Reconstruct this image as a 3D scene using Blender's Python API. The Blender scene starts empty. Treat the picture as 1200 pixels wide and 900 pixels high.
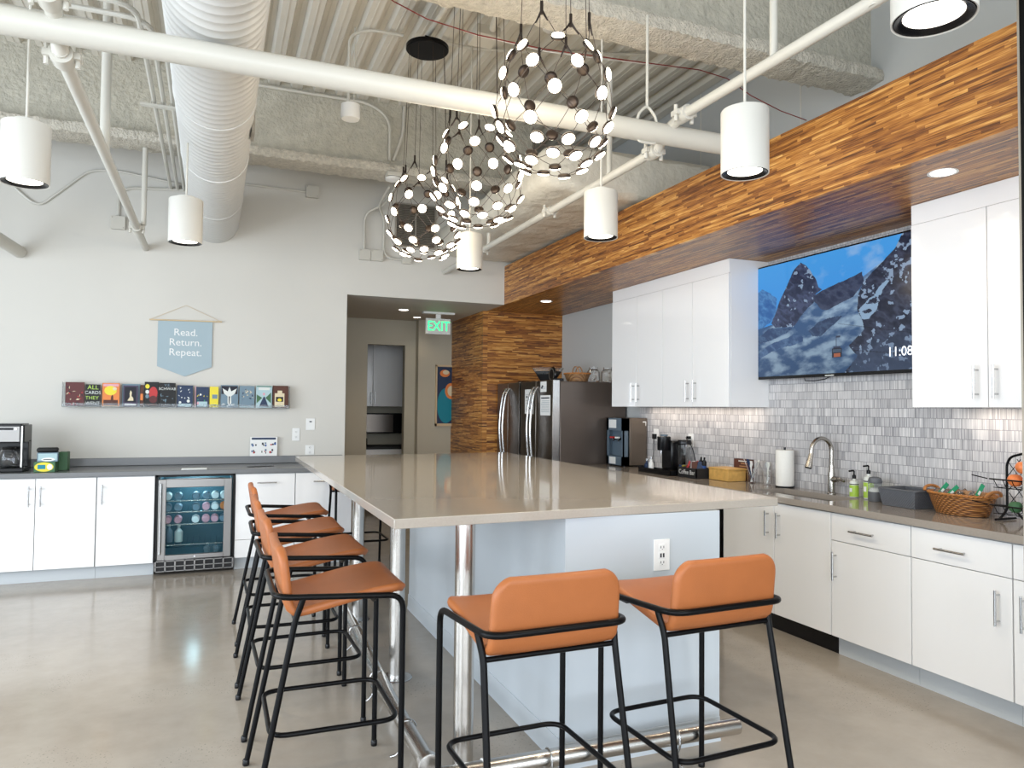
import bpy, bmesh, math, random
import numpy as np
from mathutils import Vector, Matrix
S = bpy.context.scene
C = S.collection
PI = math.pi
# ---------------------------------------------------------------- camera
F_PX, YAW, PITCH, ROLL, CAM_H = 868.3734, .3822, .0334, .0100, 1.4854
cy, sy, cp, sp = math.cos(YAW), math.sin(YAW), math.cos(PITCH), math.sin(PITCH)
FW = Vector((sy*cp, cy*cp, sp)); RT = Vector((cy, -sy, 0)); UP = RT.cross(FW)
R2 = RT*math.cos(ROLL) + UP*math.sin(ROLL); U2 = UP*math.cos(ROLL) - RT*math.sin(ROLL)
cam_d = bpy.data.cameras.new('camera'); cam = bpy.data.objects.new('camera', cam_d); C.objects.link(cam)
cam_d.sensor_width = 36; cam_d.sensor_fit = 'HORIZONTAL'; cam_d.lens = F_PX/1200*36; cam_d.clip_start = .05
cam.matrix_world = Matrix(((R2.x, U2.x, -FW.x, 0), (R2.y, U2.y, -FW.y, 0), (R2.z, U2.z, -FW.z, CAM_H), (0, 0, 0, 1)))
S.camera = cam
def at(ax, v, px, py):
    """world point on the plane (ax = 0 X, 1 Y, 2 Z) = v seen at a place in the frame"""
    d = FW + R2*((px-600)/F_PX) - U2*((py-450)/F_PX); o = Vector((0, 0, CAM_H))
    return o + d*((v-o[ax])/d[ax])
# ---------------------------------------------------------------- light and exposure
S.view_settings.view_transform = 'Standard'; S.view_settings.look = 'None'
S.view_settings.gamma = 1; S.view_settings.use_curve_mapping = False
S.view_settings.exposure = 0.0
W = bpy.data.worlds.new('sky'); S.world = W; W.use_nodes = True
W.node_tree.nodes['Background'].inputs[0].default_value = (.72, .84, 1, 1)
W.node_tree.nodes['Background'].inputs[1].default_value = 1.2
def area(name, loc, aim, sx, sy_, power, col=(1, 1, 1), spread=180):
    l = bpy.data.lights.new(name, 'AREA'); l.shape = 'RECTANGLE'; l.size = sx; l.size_y = sy_
    l.energy = power; l.color = col; l.spread = math.radians(spread)
    o = bpy.data.objects.new(name, l); C.objects.link(o); o.location = loc
    o.rotation_euler = (Vector(aim)-Vector(loc)).to_track_quat('-Z', 'Y').to_euler(); return o
DAY = (.86, .93, 1)
for i, x in enumerate((-2.6, 0, 2.6)):
    area('daylight_rear', (x, -3.55, 1.75), (x, 5, 1.2), 2.3, 2.7, 118, DAY)
for i, y in enumerate((-1.6, 1.4, 4.4)):
    area('daylight_side', (-4.55, y, 1.75), (5, y, .9), 2.6, 2.7, 168, (.82, .91, 1))
def lamp(name, loc, power, col, r=.05, kind='POINT', angle=100, blend=.6, aim=None):
    l = bpy.data.lights.new(name, kind); l.energy = power; l.color = col; l.shadow_soft_size = r
    if kind == 'SPOT': l.spot_size = math.radians(angle); l.spot_blend = blend
    o = bpy.data.objects.new(name, l); C.objects.link(o); o.location = loc
    if aim is not None: o.rotation_euler = (Vector(aim)-Vector(loc)).to_track_quat('-Z', 'Y').to_euler()
    return o
# ---------------------------------------------------------------- materials
def nt(name):
    m = bpy.data.materials.new(name); m.use_nodes = True
    return m, m.node_tree, m.node_tree.nodes['Principled BSDF']
def mat(name, col, rough=.5, metal=0, spec=.5, bump=0, bscale=40, var=0, vscale=8, coat=0, emit=None, es=0, trans=0, ior=1.45, alpha=1, detail=4, aniso=0):
    m, t, b = nt(name)
    b.inputs['Base Color'].default_value = (*col, 1); b.inputs['Roughness'].default_value = rough
    b.inputs['Metallic'].default_value = metal; b.inputs['Specular IOR Level'].default_value = spec
    b.inputs['Coat Weight'].default_value = coat; b.inputs['Coat Roughness'].default_value = .04
    b.inputs['Transmission Weight'].default_value = trans; b.inputs['IOR'].default_value = ior; b.inputs['Alpha'].default_value = alpha
    if emit: b.inputs['Emission Color'].default_value = (*emit, 1); b.inputs['Emission Strength'].default_value = es
    g = None
    if bump or var:
        g = t.nodes.new('ShaderNodeNewGeometry')
    if var:
        n = t.nodes.new('ShaderNodeTexNoise'); n.inputs['Scale'].default_value = vscale; n.inputs['Detail'].default_value = detail
        t.links.new(g.outputs['Position'], n.inputs['Vector'])
        r = t.nodes.new('ShaderNodeMapRange'); r.inputs[1].default_value = .25; r.inputs[2].default_value = .75
        r.inputs[3].default_value = 1-var; r.inputs[4].default_value = 1+var
        t.links.new(n.outputs[0], r.inputs[0])
        x = t.nodes.new('ShaderNodeVectorMath'); x.operation = 'SCALE'; x.inputs[0].default_value = col
        t.links.new(r.outputs[0], x.inputs['Scale']); t.links.new(x.outputs[0], b.inputs['Base Color'])
    if bump:
        n = t.nodes.new('ShaderNodeTexNoise'); n.inputs['Scale'].default_value = bscale; n.inputs['Detail'].default_value = 5
        t.links.new(g.outputs['Position'], n.inputs['Vector'])
        bp = t.nodes.new('ShaderNodeBump'); bp.inputs['Strength'].default_value = bump; bp.inputs['Distance'].default_value = .02
        t.links.new(n.outputs[0], bp.inputs['Height']); t.links.new(bp.outputs[0], b.inputs['Normal'])
    return m
def math_n(t, op, a, b=None, c=None):
    n = t.nodes.new('ShaderNodeMath'); n.operation = op
    for i, v in enumerate((a, b, c)):
        if v is None: continue
        if hasattr(v, 'is_output'): t.links.new(v, n.inputs[i])
        else: n.inputs[i].default_value = v
    return n.outputs[0]
def cells(name, axis_u, axis_v, cw, ch, ramp, rough, grain, bump, gap=.0, gapcol=(.1, .08, .05), spec=.5, coat=0, stagger=None, stripes=0):
    """wood strip / tile cladding: rows of height ch on axis_v, staggered cells of width cw on axis_u"""
    m, t, b = nt(name); b.inputs['Roughness'].default_value = rough; b.inputs['Specular IOR Level'].default_value = spec
    b.inputs['Coat Weight'].default_value = coat; b.inputs['Coat Roughness'].default_value = .12
    g = t.nodes.new('ShaderNodeNewGeometry'); s = t.nodes.new('ShaderNodeSeparateXYZ'); t.links.new(g.outputs['Position'], s.inputs[0])
    u, v = s.outputs[axis_u], s.outputs[axis_v]
    vr = math_n(t, 'DIVIDE', v, ch); row = math_n(t, 'FLOOR', vr)
    w1 = t.nodes.new('ShaderNodeTexWhiteNoise'); w1.noise_dimensions = '1D'; t.links.new(row, w1.inputs['W'])
    if stagger is None: off = math_n(t, 'MULTIPLY', w1.outputs[0], 7.3)
    else: off = math_n(t, 'MULTIPLY', math_n(t, 'MODULO', row, 2), stagger)
    ur = math_n(t, 'ADD', math_n(t, 'DIVIDE', u, cw), off); col = math_n(t, 'FLOOR', ur)
    cx = t.nodes.new('ShaderNodeCombineXYZ'); t.links.new(row, cx.inputs[0]); t.links.new(col, cx.inputs[1])
    w2 = t.nodes.new('ShaderNodeTexWhiteNoise'); w2.noise_dimensions = '2D'; t.links.new(cx.outputs[0], w2.inputs['Vector'])
    # grain: noise stretched along u
    mp = t.nodes.new('ShaderNodeCombineXYZ')
    t.links.new(math_n(t, 'MULTIPLY', u, grain[0]), mp.inputs[0]); t.links.new(math_n(t, 'MULTIPLY', v, grain[1]), mp.inputs[1])
    t.links.new(math_n(t, 'MULTIPLY', w2.outputs[0], 30), mp.inputs[2])
    n = t.nodes.new('ShaderNodeTexNoise'); n.inputs['Scale'].default_value = 1; n.inputs['Detail'].default_value = 3; t.links.new(mp.outputs[0], n.inputs['Vector'])
    nc = math_n(t, 'MULTIPLY_ADD', n.outputs[0], 1.9, -.45)
    f = math_n(t, 'ADD', math_n(t, 'MULTIPLY', w2.outputs[0], 1-grain[2]), math_n(t, 'MULTIPLY', nc, grain[2]))
    r = t.nodes.new('ShaderNodeValToRGB'); t.links.new(f, r.inputs[0])
    el = r.color_ramp.elements
    while len(el) < len(ramp): el.new(.5)
    for e, (p_, c_) in zip(el, ramp): e.position = p_; e.color = (*c_, 1)
    out = r.outputs[0]
    h = f
    if gap:
        fv = math_n(t, 'FRACT', vr); fu = math_n(t, 'FRACT', ur)
        gv = math_n(t, 'LESS_THAN', fv, gap/ch); gu = math_n(t, 'LESS_THAN', fu, gap/cw)
        gg = math_n(t, 'MAXIMUM', gv, gu)
        mx = t.nodes.new('ShaderNodeMix'); mx.data_type = 'RGBA'
        t.links.new(gg, mx.inputs['Factor']); t.links.new(out, mx.inputs[6]); mx.inputs[7].default_value = (*gapcol, 1); out = mx.outputs[2]
        h = math_n(t, 'SUBTRACT', math_n(t, 'MULTIPLY', f, .3), gg)
    t.links.new(out, b.inputs['Base Color'])
    bp = t.nodes.new('ShaderNodeBump'); bp.inputs['Strength'].default_value = bump; bp.inputs['Distance'].default_value = .004
    t.links.new(h, bp.inputs['Height']); t.links.new(bp.outputs[0], b.inputs['Normal'])
    return m
WOODR = [(.16, (.055, .014, .003)), (.34, (.20, .064, .012)), (.54, (.39, .150, .027)), (.72, (.58, .27, .062)), (.92, (.80, .48, .16))]
M = {}
M['wood_beam'] = cells('strip_wood_beam', 1, 2, .30, .0150, WOODR, .38, (7, 150, .55), .5, coat=.15)
M['wood_soffit'] = cells('strip_wood_soffit', 1, 0, .30, .0150, WOODR, .34, (7, 150, .55), .5, coat=.08)
M['wood_front'] = cells('strip_wood_front', 0, 2, .30, .0150, WOODR, .38, (7, 150, .55), .5, coat=.15)
M['tile'] = cells('stone_tile', 1, 2, .125, .0605, [(.15, (.27, .265, .28)), (.45, (.46, .45, .455)), (.7, (.62, .605, .60)), (.92, (.78, .76, .74))], .38, (150, 2.5, .78), .9, gap=.0022, gapcol=(.2, .2, .22), stagger=.5)
M['paint'] = mat('wall_paint', (.62, .60, .55), .6, bump=.05, bscale=200, var=.02, vscale=1.2)
M['paint_grey'] = mat('grey_wall_paint', (.50, .51, .50), .55, bump=.05, bscale=200)
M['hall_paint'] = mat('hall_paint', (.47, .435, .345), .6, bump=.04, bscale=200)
M['ceil_white'] = mat('gypsum_ceiling', (.60, .57, .50), .6)
M['deck'] = mat('painted_deck', (.66, .63, .56), .42, spec=.4, var=.06, vscale=2.5)
M['fireproof'] = mat('sprayed_fireproofing', (.60, .56, .48), .95, bump=1.0, bscale=60, var=.18, vscale=30)
M['fireproof_web'] = mat('textured_beam_web', (.50, .475, .40), .9, bump=1.0, bscale=30, var=.12, vscale=14)
M['pipe'] = mat('white_painted_pipe', (.58, .56, .50), .35, spec=.5)
M['duct'] = mat('white_painted_duct', (.66, .66, .64), .4, bump=.02, bscale=60)
M['wrap'] = mat('duct_insulation_wrap', (.68, .64, .55), .45, bump=1.0, bscale=9, var=.05, vscale=3)
M['white_gloss'] = mat('white_gloss_laminate', (.88, .875, .87), .10, spec=.5, coat=.4)
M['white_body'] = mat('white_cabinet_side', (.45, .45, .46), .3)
M['kick'] = mat('pale_toe_kick', (.52, .55, .57), .4)
M['quartz'] = mat('taupe_quartz', (.33, .29, .25), .10, spec=.6, var=.05, vscale=90, detail=2)
M['island_quartz'] = mat('greige_quartz', (.40, .36, .31), .07, spec=.6, var=.04, vscale=120, detail=2)
M['grey_top'] = mat('grey_laminate_top', (.17, .175, .18), .25)
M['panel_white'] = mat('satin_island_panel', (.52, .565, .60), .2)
M['steel'] = mat('brushed_steel', (.58, .56, .53), .26, metal=1, bump=.03, bscale=300)
M['chrome'] = mat('polished_steel', (.50, .50, .50), .2, metal=1)
M['dark_steel'] = mat('dark_stainless', (.20, .175, .155), .28, metal=1)
M['fridge_side'] = mat('dark_taupe_fridge_side', (.13, .105, .09), .35, metal=.55)
M['nickel'] = mat('brushed_nickel', (.42, .39, .35), .27, metal=1)
M['black_metal'] = mat('black_powder_coat', (.003, .003, .0035), .36, spec=.16)
M['black'] = mat('black_plastic', (.005, .005, .006), .25, spec=.35)
M['black_matte'] = mat('matt_black', (.012, .012, .013), .6)
M['leather'] = mat('tan_leatherette', (.37, .118, .034), .45, bump=.12, bscale=350, var=.05, vscale=12)
M['white_plastic'] = mat('white_plastic', (.80, .80, .78), .35)
M['paper'] = mat('white_paper', (.82, .82, .80), .7)
M['paper_towel'] = mat('paper_towel', (.84, .82, .76), .9, bump=.3, bscale=160)
M['ink'] = mat('black_ink', (.02, .02, .03), .7)
M['lamp_white'] = mat('pendant_enamel', (.62, .60, .55), .35)
M['glow'] = mat('lit_diffuser', (1, 1, 1), .5, emit=(1, .93, .82), es=7)
M['sink_steel'] = mat('satin_sink_steel', (.26, .24, .22), .3, metal=.6)
M['cooler_frame'] = mat('cooler_door_steel', (.23, .22, .21), .3, metal=1)
M['disc_glow'] = mat('lit_disc', (1, 1, 1), .5, emit=(1, .87, .66), es=11)
M['bronze'] = mat('dark_bronze', (.035, .025, .02), .35, metal=.6)
M['wire'] = mat('brown_wire', (.04, .025, .018), .5)
M['glass'] = mat('clear_glass', (1, 1, 1), .02, trans=1, ior=1.3)
M['clear'] = mat('clear_plastic', (.9, .93, .95), .05, trans=.92, ior=1.2)
M['green_glow'] = mat('exit_green', (0, .3, .1), .5, emit=(.03, 1, .25), es=2.2)
M['banner'] = mat('pale_blue_felt', (.38, .475, .52), .85, bump=.25, bscale=220)
M['dowel'] = mat('pale_wood', (.62, .48, .30), .6)
M['bamboo'] = mat('bamboo', (.62, .36, .10), .45, var=.18, vscale=25)
M['wicker'] = mat('honey_wicker', (.42, .165, .04), .4, var=.35, vscale=60)
M['wicker_light'] = mat('tan_wicker', (.38, .20, .09), .55, var=.3, vscale=60)
M['grey_plastic'] = mat('grey_plastic', (.11, .115, .125), .5)
M['slate'] = mat('slate_blue_plastic', (.10, .14, .18), .4)
M['bronze_case'] = mat('taupe_metal_case', (.15, .12, .095), .4, metal=.5)
M['green'] = mat('green_label', (.02, .28, .13), .5)
M['lime'] = mat('lime_soap', (.42, .62, .08), .3)
M['soap_white'] = mat('milky_plastic', (.68, .70, .66), .35)
M['teal'] = mat('teal_paint', (.0, .22, .30), .5)
M['navy'] = mat('navy_paint', (.012, .03, .08), .5)
M['orange'] = mat('orange_paint', (.75, .22, .05), .5)
M['cream'] = mat('cream_paint', (.72, .62, .42), .6)
M['yellow'] = mat('yellow_paint', (.80, .66, .04), .5)
M['pink'] = mat('pink_paint', (.72, .36, .42), .5)
M['red'] = mat('red_paint', (.50, .03, .03), .5)
M['darkred'] = mat('dark_red_paint', (.10, .015, .015), .5)
M['purple'] = mat('dusky_purple_paint', (.07, .05, .10), .5)
M['blue'] = mat('blue_paint', (.03, .09, .30), .5)
M['bluegrey'] = mat('blue_grey_paint', (.16, .24, .30), .5)
M['brown'] = mat('dark_brown_card', (.09, .03, .018), .6)
M['sky_paint'] = mat('pale_sky_paint', (.40, .55, .58), .5)
M['leafgreen'] = mat('leaf_green_paint', (.05, .14, .06), .5)
M['cooler_in'] = mat('cooler_interior', (.035, .10, .13), .5)
M['cable'] = mat('red_cable', (.25, .02, .02), .5)
M['apple'] = mat('red_yellow_apple', (.70, .20, .06), .35, var=.45, vscale=16)
M['orange_fruit'] = mat('orange_peel', (.85, .33, .04), .45, bump=.2, bscale=220)
M['cooler_glass'] = mat('tinted_cooler_glass', (.75, .92, .97), .03, trans=1, ior=1.1)
M['lens'] = mat('dark_grille', (.12, .105, .085), .6)
M['alu'] = mat('grey_aluminium', (.36, .33, .28), .5, metal=.4)
# polished concrete
m, t, b = nt('polished_concrete'); M['floor'] = m
g = t.nodes.new('ShaderNodeNewGeometry')
def noise(scale, det, rough=.5):
    n = t.nodes.new('ShaderNodeTexNoise'); n.inputs['Scale'].default_value = scale; n.inputs['Detail'].default_value = det; n.inputs['Roughness'].default_value = rough
    t.links.new(g.outputs['Position'], n.inputs['Vector']); return n.outputs[0]
n1, n2, n3 = noise(.8, 4), noise(7, 6, .65), noise(95, 2)
f = math_n(t, 'ADD', math_n(t, 'MULTIPLY', n1, .6), math_n(t, 'MULTIPLY', n2, .4))
r = t.nodes.new('ShaderNodeValToRGB'); t.links.new(f, r.inputs[0])
r.color_ramp.elements[0].position = .3; r.color_ramp.elements[0].color = (.325, .285, .238, 1)
r.color_ramp.elements[1].position = .72; r.color_ramp.elements[1].color = (.445, .40, .34, 1)
sp_ = math_n(t, 'MULTIPLY', math_n(t, 'GREATER_THAN', n3, .66), math_n(t, 'GREATER_THAN', noise(1.1, 2), .56))
mx = t.nodes.new('ShaderNodeMix'); mx.data_type = 'RGBA'; t.links.new(math_n(t, 'MULTIPLY', sp_, .6), mx.inputs['Factor'])
t.links.new(r.outputs[0], mx.inputs[6]); mx.inputs[7].default_value = (.12, .10, .085, 1); t.links.new(mx.outputs[2], b.inputs['Base Color'])
b.inputs['Specular IOR Level'].default_value = .55
rr = t.nodes.new('ShaderNodeMapRange'); rr.inputs[3].default_value = .09; rr.inputs[4].default_value = .24; t.links.new(n2, rr.inputs[0]); t.links.new(rr.outputs[0], b.inputs['Roughness'])
# weave pattern for baskets: base colour from wave x wave bump
def weave(name, c1, c2, su, sz):
    m, t, b = nt(name); b.inputs['Roughness'].default_value = .4
    tc = t.nodes.new('ShaderNodeTexCoord'); s = t.nodes.new('ShaderNodeSeparateXYZ'); t.links.new(tc.outputs['Object'], s.inputs[0])
    a = math_n(t, 'ADD', s.outputs[0], s.outputs[1])
    row = math_n(t, 'FLOOR', math_n(t, 'MULTIPLY', s.outputs[2], sz))
    ph = math_n(t, 'MULTIPLY', math_n(t, 'MODULO', row, 2), PI)
    w = math_n(t, 'SINE', math_n(t, 'ADD', math_n(t, 'MULTIPLY', a, su), ph))
    fr = math_n(t, 'FRACT', math_n(t, 'MULTIPLY', s.outputs[2], sz))
    hz = math_n(t, 'SINE', math_n(t, 'MULTIPLY', fr, PI))
    h = math_n(t, 'MULTIPLY', math_n(t, 'ADD', math_n(t, 'MULTIPLY', w, .5), .6), hz)
    r = t.nodes.new('ShaderNodeValToRGB'); t.links.new(h, r.inputs[0]); r.color_ramp.elements[0].color = (*c1, 1); r.color_ramp.elements[1].color = (*c2, 1)
    t.links.new(r.outputs[0], b.inputs['Base Color'])
    bp = t.nodes.new('ShaderNodeBump'); bp.inputs['Strength'].default_value = .9; bp.inputs['Distance'].default_value = .006
    t.links.new(h, bp.inputs['Height']); t.links.new(bp.outputs[0], b.inputs['Normal']); return m
M['weave_honey'] = weave('woven_honey_wicker', (.10, .03, .006), (.52, .22, .055), 210, 95)
M['weave_grey'] = weave('woven_grey_plastic', (.05, .055, .065), (.27, .29, .33), 420, 150)
M['weave_tan'] = weave('woven_tan_wicker', (.12, .05, .02), (.50, .28, .12), 200, 90)
# ---------------------------------------------------------------- mesh helpers
class MB:
    def __init__(s): s.b = bmesh.new(); s.m = []; s.cur = 0
    def use(s, name):
        if name not in s.m: s.m.append(name)
        s.cur = s.m.index(name); return s
    def _f(s, vs):
        try: f = s.b.faces.new(vs)
        except ValueError: return None
        f.material_index = s.cur; return f
    def box(s, a, b):
        x0, x1 = sorted((a[0], b[0])); y0, y1 = sorted((a[1], b[1])); z0, z1 = sorted((a[2], b[2]))
        v = [s.b.verts.new(p) for p in ((x0, y0, z0), (x1, y0, z0), (x1, y1, z0), (x0, y1, z0), (x0, y0, z1), (x1, y0, z1), (x1, y1, z1), (x0, y1, z1))]
        for q in ((0, 3, 2, 1), (4, 5, 6, 7), (0, 1, 5, 4), (1, 2, 6, 5), (2, 3, 7, 6), (3, 0, 4, 7)): s._f([v[i] for i in q])
        return s
    def prism(s, pts, ax, a, b):
        """2D polygon extruded along axis ax from a to b; the points give the two other axes in order"""
        def p(q, h): l = list(q); l.insert(ax, h); return l
        A = [s.b.verts.new(p(q, a)) for q in pts]; B = [s.b.verts.new(p(q, b)) for q in pts]
        s._f(A); s._f(B[::-1]); n = len(pts)
        for i in range(n): s._f([A[i], B[i], B[(i+1) % n], A[(i+1) % n]])
        return s
    def tube(s, pts, r, n=10, closed=False, caps=True):
        pts = [Vector(p) for p in pts]; N = len(pts); rs = r if isinstance(r, (list, tuple)) else [r]*N
        rings = []; nrm = None
        for i, p in enumerate(pts):
            if closed: d = (pts[(i+1) % N]-pts[i-1])
            else: d = pts[min(i+1, N-1)]-pts[max(i-1, 0)]
            d.normalize()
            if nrm is None: nrm = d.orthogonal().normalized()
            else:
                nrm = nrm-d*nrm.dot(d); nrm = nrm.normalized() if nrm.length > 1e-6 else d.orthogonal().normalized()
            bt = d.cross(nrm)
            rings.append([s.b.verts.new(p+(nrm*math.cos(2*PI*k/n)+bt*math.sin(2*PI*k/n))*rs[i]) for k in range(n)])
        for i in range(N if closed else N-1):
            A, B = rings[i], rings[(i+1) % N]
            for k in range(n): s._f([A[k], A[(k+1) % n], B[(k+1) % n], B[k]])
        if caps and not closed: s._f(rings[0][::-1]); s._f(rings[-1])
        return s
    def lathe(s, prof, c=(0, 0, 0), n=24, ax=2, sx=1, sy=1, caps=True):
        c = Vector(c); rings = []
        for r, h in prof:
            ring = []
            for k in range(n):
                a = 2*PI*k/n; u, v = r*math.cos(a)*sx, r*math.sin(a)*sy
                o = Vector((u, v, h)) if ax == 2 else Vector((h, u, v)) if ax == 0 else Vector((v, h, u))
                ring.append(s.b.verts.new(c+o))
            rings.append(ring)
        for A, B in zip(rings, rings[1:]):
            for k in range(n): s._f([A[k], A[(k+1) % n], B[(k+1) % n], B[k]])
        if caps and prof[0][0] > 0: s._f(rings[0][::-1])
        if caps and prof[-1][0] > 0: s._f(rings[-1])
        return s
    def quad(s, *p): s._f([s.b.verts.new(q) for q in p]); return s
    def merge(s, me, mtx, matname):
        s.use(matname); off = [s.b.verts.new(mtx @ v.co) for v in me.vertices]
        for p in me.polygons: s._f([off[i] for i in p.vertices])
        return s
    def build(s, name, parent=None, bev=0, smooth=True, sub=0, solid=0, segs=2, noweld=False):
        b = s.b
        if not noweld: bmesh.ops.remove_doubles(b, verts=b.verts, dist=1e-5)
        bmesh.ops.recalc_face_normals(b, faces=b.faces)
        for f in b.faces: f.smooth = smooth
        for e in b.edges:
            if len(e.link_faces) > 2 or (len(e.link_faces) == 2 and e.calc_face_angle(0) > math.radians(38)): e.smooth = False
        base = Vector((0, 0, 0))
        if parent is not None: base = parent['_w'] and Vector(parent['_w'])
        elif b.verts:
            xs = [v.co for v in b.verts]
            base = Vector(((min(v.x for v in xs)+max(v.x for v in xs))/2, (min(v.y for v in xs)+max(v.y for v in xs))/2, min(v.z for v in xs)))
        if base.length: bmesh.ops.translate(b, verts=b.verts, vec=-base)
        me = bpy.data.meshes.new(name); b.to_mesh(me); b.free()
        for k in s.m: me.materials.append(M[k])
        o = bpy.data.objects.new(name, me); C.objects.link(o); o['_w'] = tuple(base)
        if parent is not None: o.parent = parent
        else: o.location = base
        if solid: q = o.modifiers.new('solid', 'SOLIDIFY'); q.thickness = solid; q.offset = 0
        if bev: q = o.modifiers.new('bevel', 'BEVEL'); q.width = bev; q.segments = segs; q.limit_method = 'ANGLE'; q.angle_limit = math.radians(40)
        if sub: q = o.modifiers.new('sub', 'SUBSURF'); q.levels = sub; q.render_levels = sub
        return o
def new(m): return MB().use(m)
def rnd(pts, r, n=5, closed=False):
    """round the corners of a path"""
    pts = [Vector(p) for p in pts]; N = len(pts); out = []
    for i, p in enumerate(pts):
        if not closed and i in (0, N-1): out.append(p); continue
        a, c = pts[i-1], pts[(i+1) % N]; da, dc = (a-p), (c-p)
        k = min(r, da.length*.49, dc.length*.49); A, B = p+da.normalized()*k, p+dc.normalized()*k
        for j in range(n+1):
            u = j/n; out.append(A*(1-u)**2+p*2*u*(1-u)+B*u*u)
    return out
def tag(o, label, cat, group=None):
    o['label'] = label; o['category'] = cat
    if group: o['group'] = group
    return o
def struct(o): o['kind'] = 'structure'; return o
def thing(name, label, cat, base=(0, 0, 0), group=None):
    o = bpy.data.objects.new(name, None); C.objects.link(o); o.location = base; o['_w'] = tuple(base); o.empty_display_size = .1
    return tag(o, label, cat, group)
def tree(o, parent=None):
    c = o.copy(); C.objects.link(c); c.parent = parent
    for ch in list(KIDS.get(o.name, ())): tree_child(ch, c)
    return c
def tree_child(o, parent):
    c = o.copy(); C.objects.link(c); c.parent = parent
    for ch in list(KIDS.get(o.name, ())): tree_child(ch, c)
KIDS = {}
def index_kids():
    KIDS.clear()
    for o in bpy.data.objects:
        if o.parent: KIDS.setdefault(o.parent.name, []).append(o)
def text_mesh(s, size, spacing=1.0, align='CENTER'):
    cu = bpy.data.curves.new('t', 'FONT'); cu.body = s; cu.size = size; cu.align_x = align; cu.align_y = 'CENTER'
    cu.space_line = spacing; cu.resolution_u = 3; cu.extrude = 0
    o = bpy.data.objects.new('t', cu); C.objects.link(o)
    bpy.context.view_layer.update()
    me = bpy.data.meshes.new_from_object(o.evaluated_get(bpy.context.evaluated_depsgraph_get()))
    bpy.data.objects.remove(o); bpy.data.curves.remove(cu); return me
def face_mtx(origin, right, up):
    r, u = Vector(right).normalized(), Vector(up).normalized(); n = r.cross(u)
    return Matrix(((r.x, u.x, n.x, origin[0]), (r.y, u.y, n.y, origin[1]), (r.z, u.z, n.z, origin[2]), (0, 0, 0, 1)))
# ================================================================ SETTING
XR, YB, ZD, ZS, ZT = 4.10, 7.90, 4.40, 2.678, 3.12     # right wall, back wall, deck, soffit underside, soffit top
XB, XO = 3.07, 1.285                                    # soffit face, left edge of the hall opening
struct(new('floor').box((-4.7, -3.7, -.1), (4.3, 12.4, 0)).build('floor', smooth=False))
b = new('paint'); b.box((-4.7, YB, 0), (XO, YB+.18, ZD+.1)); b.box((XO, YB, ZS), (XB, YB+.18, ZD+.1)); b.box((XB, YB, ZS+.031), (XR+.1, YB+.18, ZD+.1))
struct(b.build('wall_back', smooth=False))
struct(new('paint_grey').box((XR, -3.6, 0), (XR+.15, 10.1, ZD+.1)).build('wall_right', smooth=False))
b = new('paint')      # left wall with tall windows
b.box((-4.85, -3.6, 0), (-4.7, YB, .35)); b.box((-4.85, -3.6, 3.6), (-4.7, YB, ZD+.1))
for y0, y1 in ((-3.6, -3.0), (-.2, 0), (2.8, 3.0), (5.8, YB)): b.box((-4.85, y0, .35), (-4.7, y1, 3.6))
struct(b.build('wall_left', smooth=False))
b = new('paint'); b.box((-4.85, -3.85, 0), (4.25, -3.7, .35)); b.box((-4.85, -3.85, 3.6), (4.25, -3.7, ZD+.1))
for x0, x1 in ((-4.85, -3.9), (-1.4, -1.2), (1.2, 1.4), (3.9, 4.25)): b.box((x0, -3.85, .35), (x1, -3.7, 3.6))
struct(b.build('wall_rear', smooth=False))
# corrugated deck, flutes along Y
b = new('deck'); pts = []; x = -4.8; P_ = .20
while x < 4.2:
    pts += [(x, ZD), (x+.090, ZD), (x+.110, ZD+.055), (x+.180, ZD+.055)]; x += P_
for (x0, z0), (x1, z1) in zip(pts, pts[1:]): b.quad((x0, -3.8, z0), (x1, -3.8, z1), (x1, 8.0, z1), (x0, 8.0, z0))
for k in range(0, len(pts)-4, 4):       # stiffening grooves pressed in each flat
    x0 = pts[k][0]; b.box((x0+.041, -3.8, ZD-.004), (x0+.049, 8.0, ZD+.001)); b.box((x0+.141, -3.8, ZD+.050), (x0+.149, 8, ZD+.056))
struct(b.build('ceiling', smooth=False))
struct(new('paint').box((-4.9, -3.9, ZD+.12), (4.3, 8.1, ZD+.2)).build('ceiling_slab', smooth=False))
# wood clad soffit above the kitchen run and wood clad wall behind the refrigerators
struct(new('wood_beam').box((XB, -.6, ZS), (XB+.03, YB, ZT)).build('trim_1', smooth=False))
struct(new('wood_soffit').box((XB+.03, -.6, ZS), (XR, YB, ZS+.03)).box((XB, YB, ZS), (XR, 8.5, ZS+.03)).build('ceiling_soffit', smooth=False))
struct(new('paint').box((XB+.03, -.6, ZT-.03), (XR, YB, ZT)).build('ceiling_soffit_top', smooth=False))
struct(new('wood_front').box((3.09, 8.5, 0), (XR, 8.56, ZS)).build('wall_wood', smooth=False))
struct(new('wood_beam').box((3.03, 8.5, 0), (3.09, 9.78, ZS)).build('wall_wood_side', smooth=False))
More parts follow.
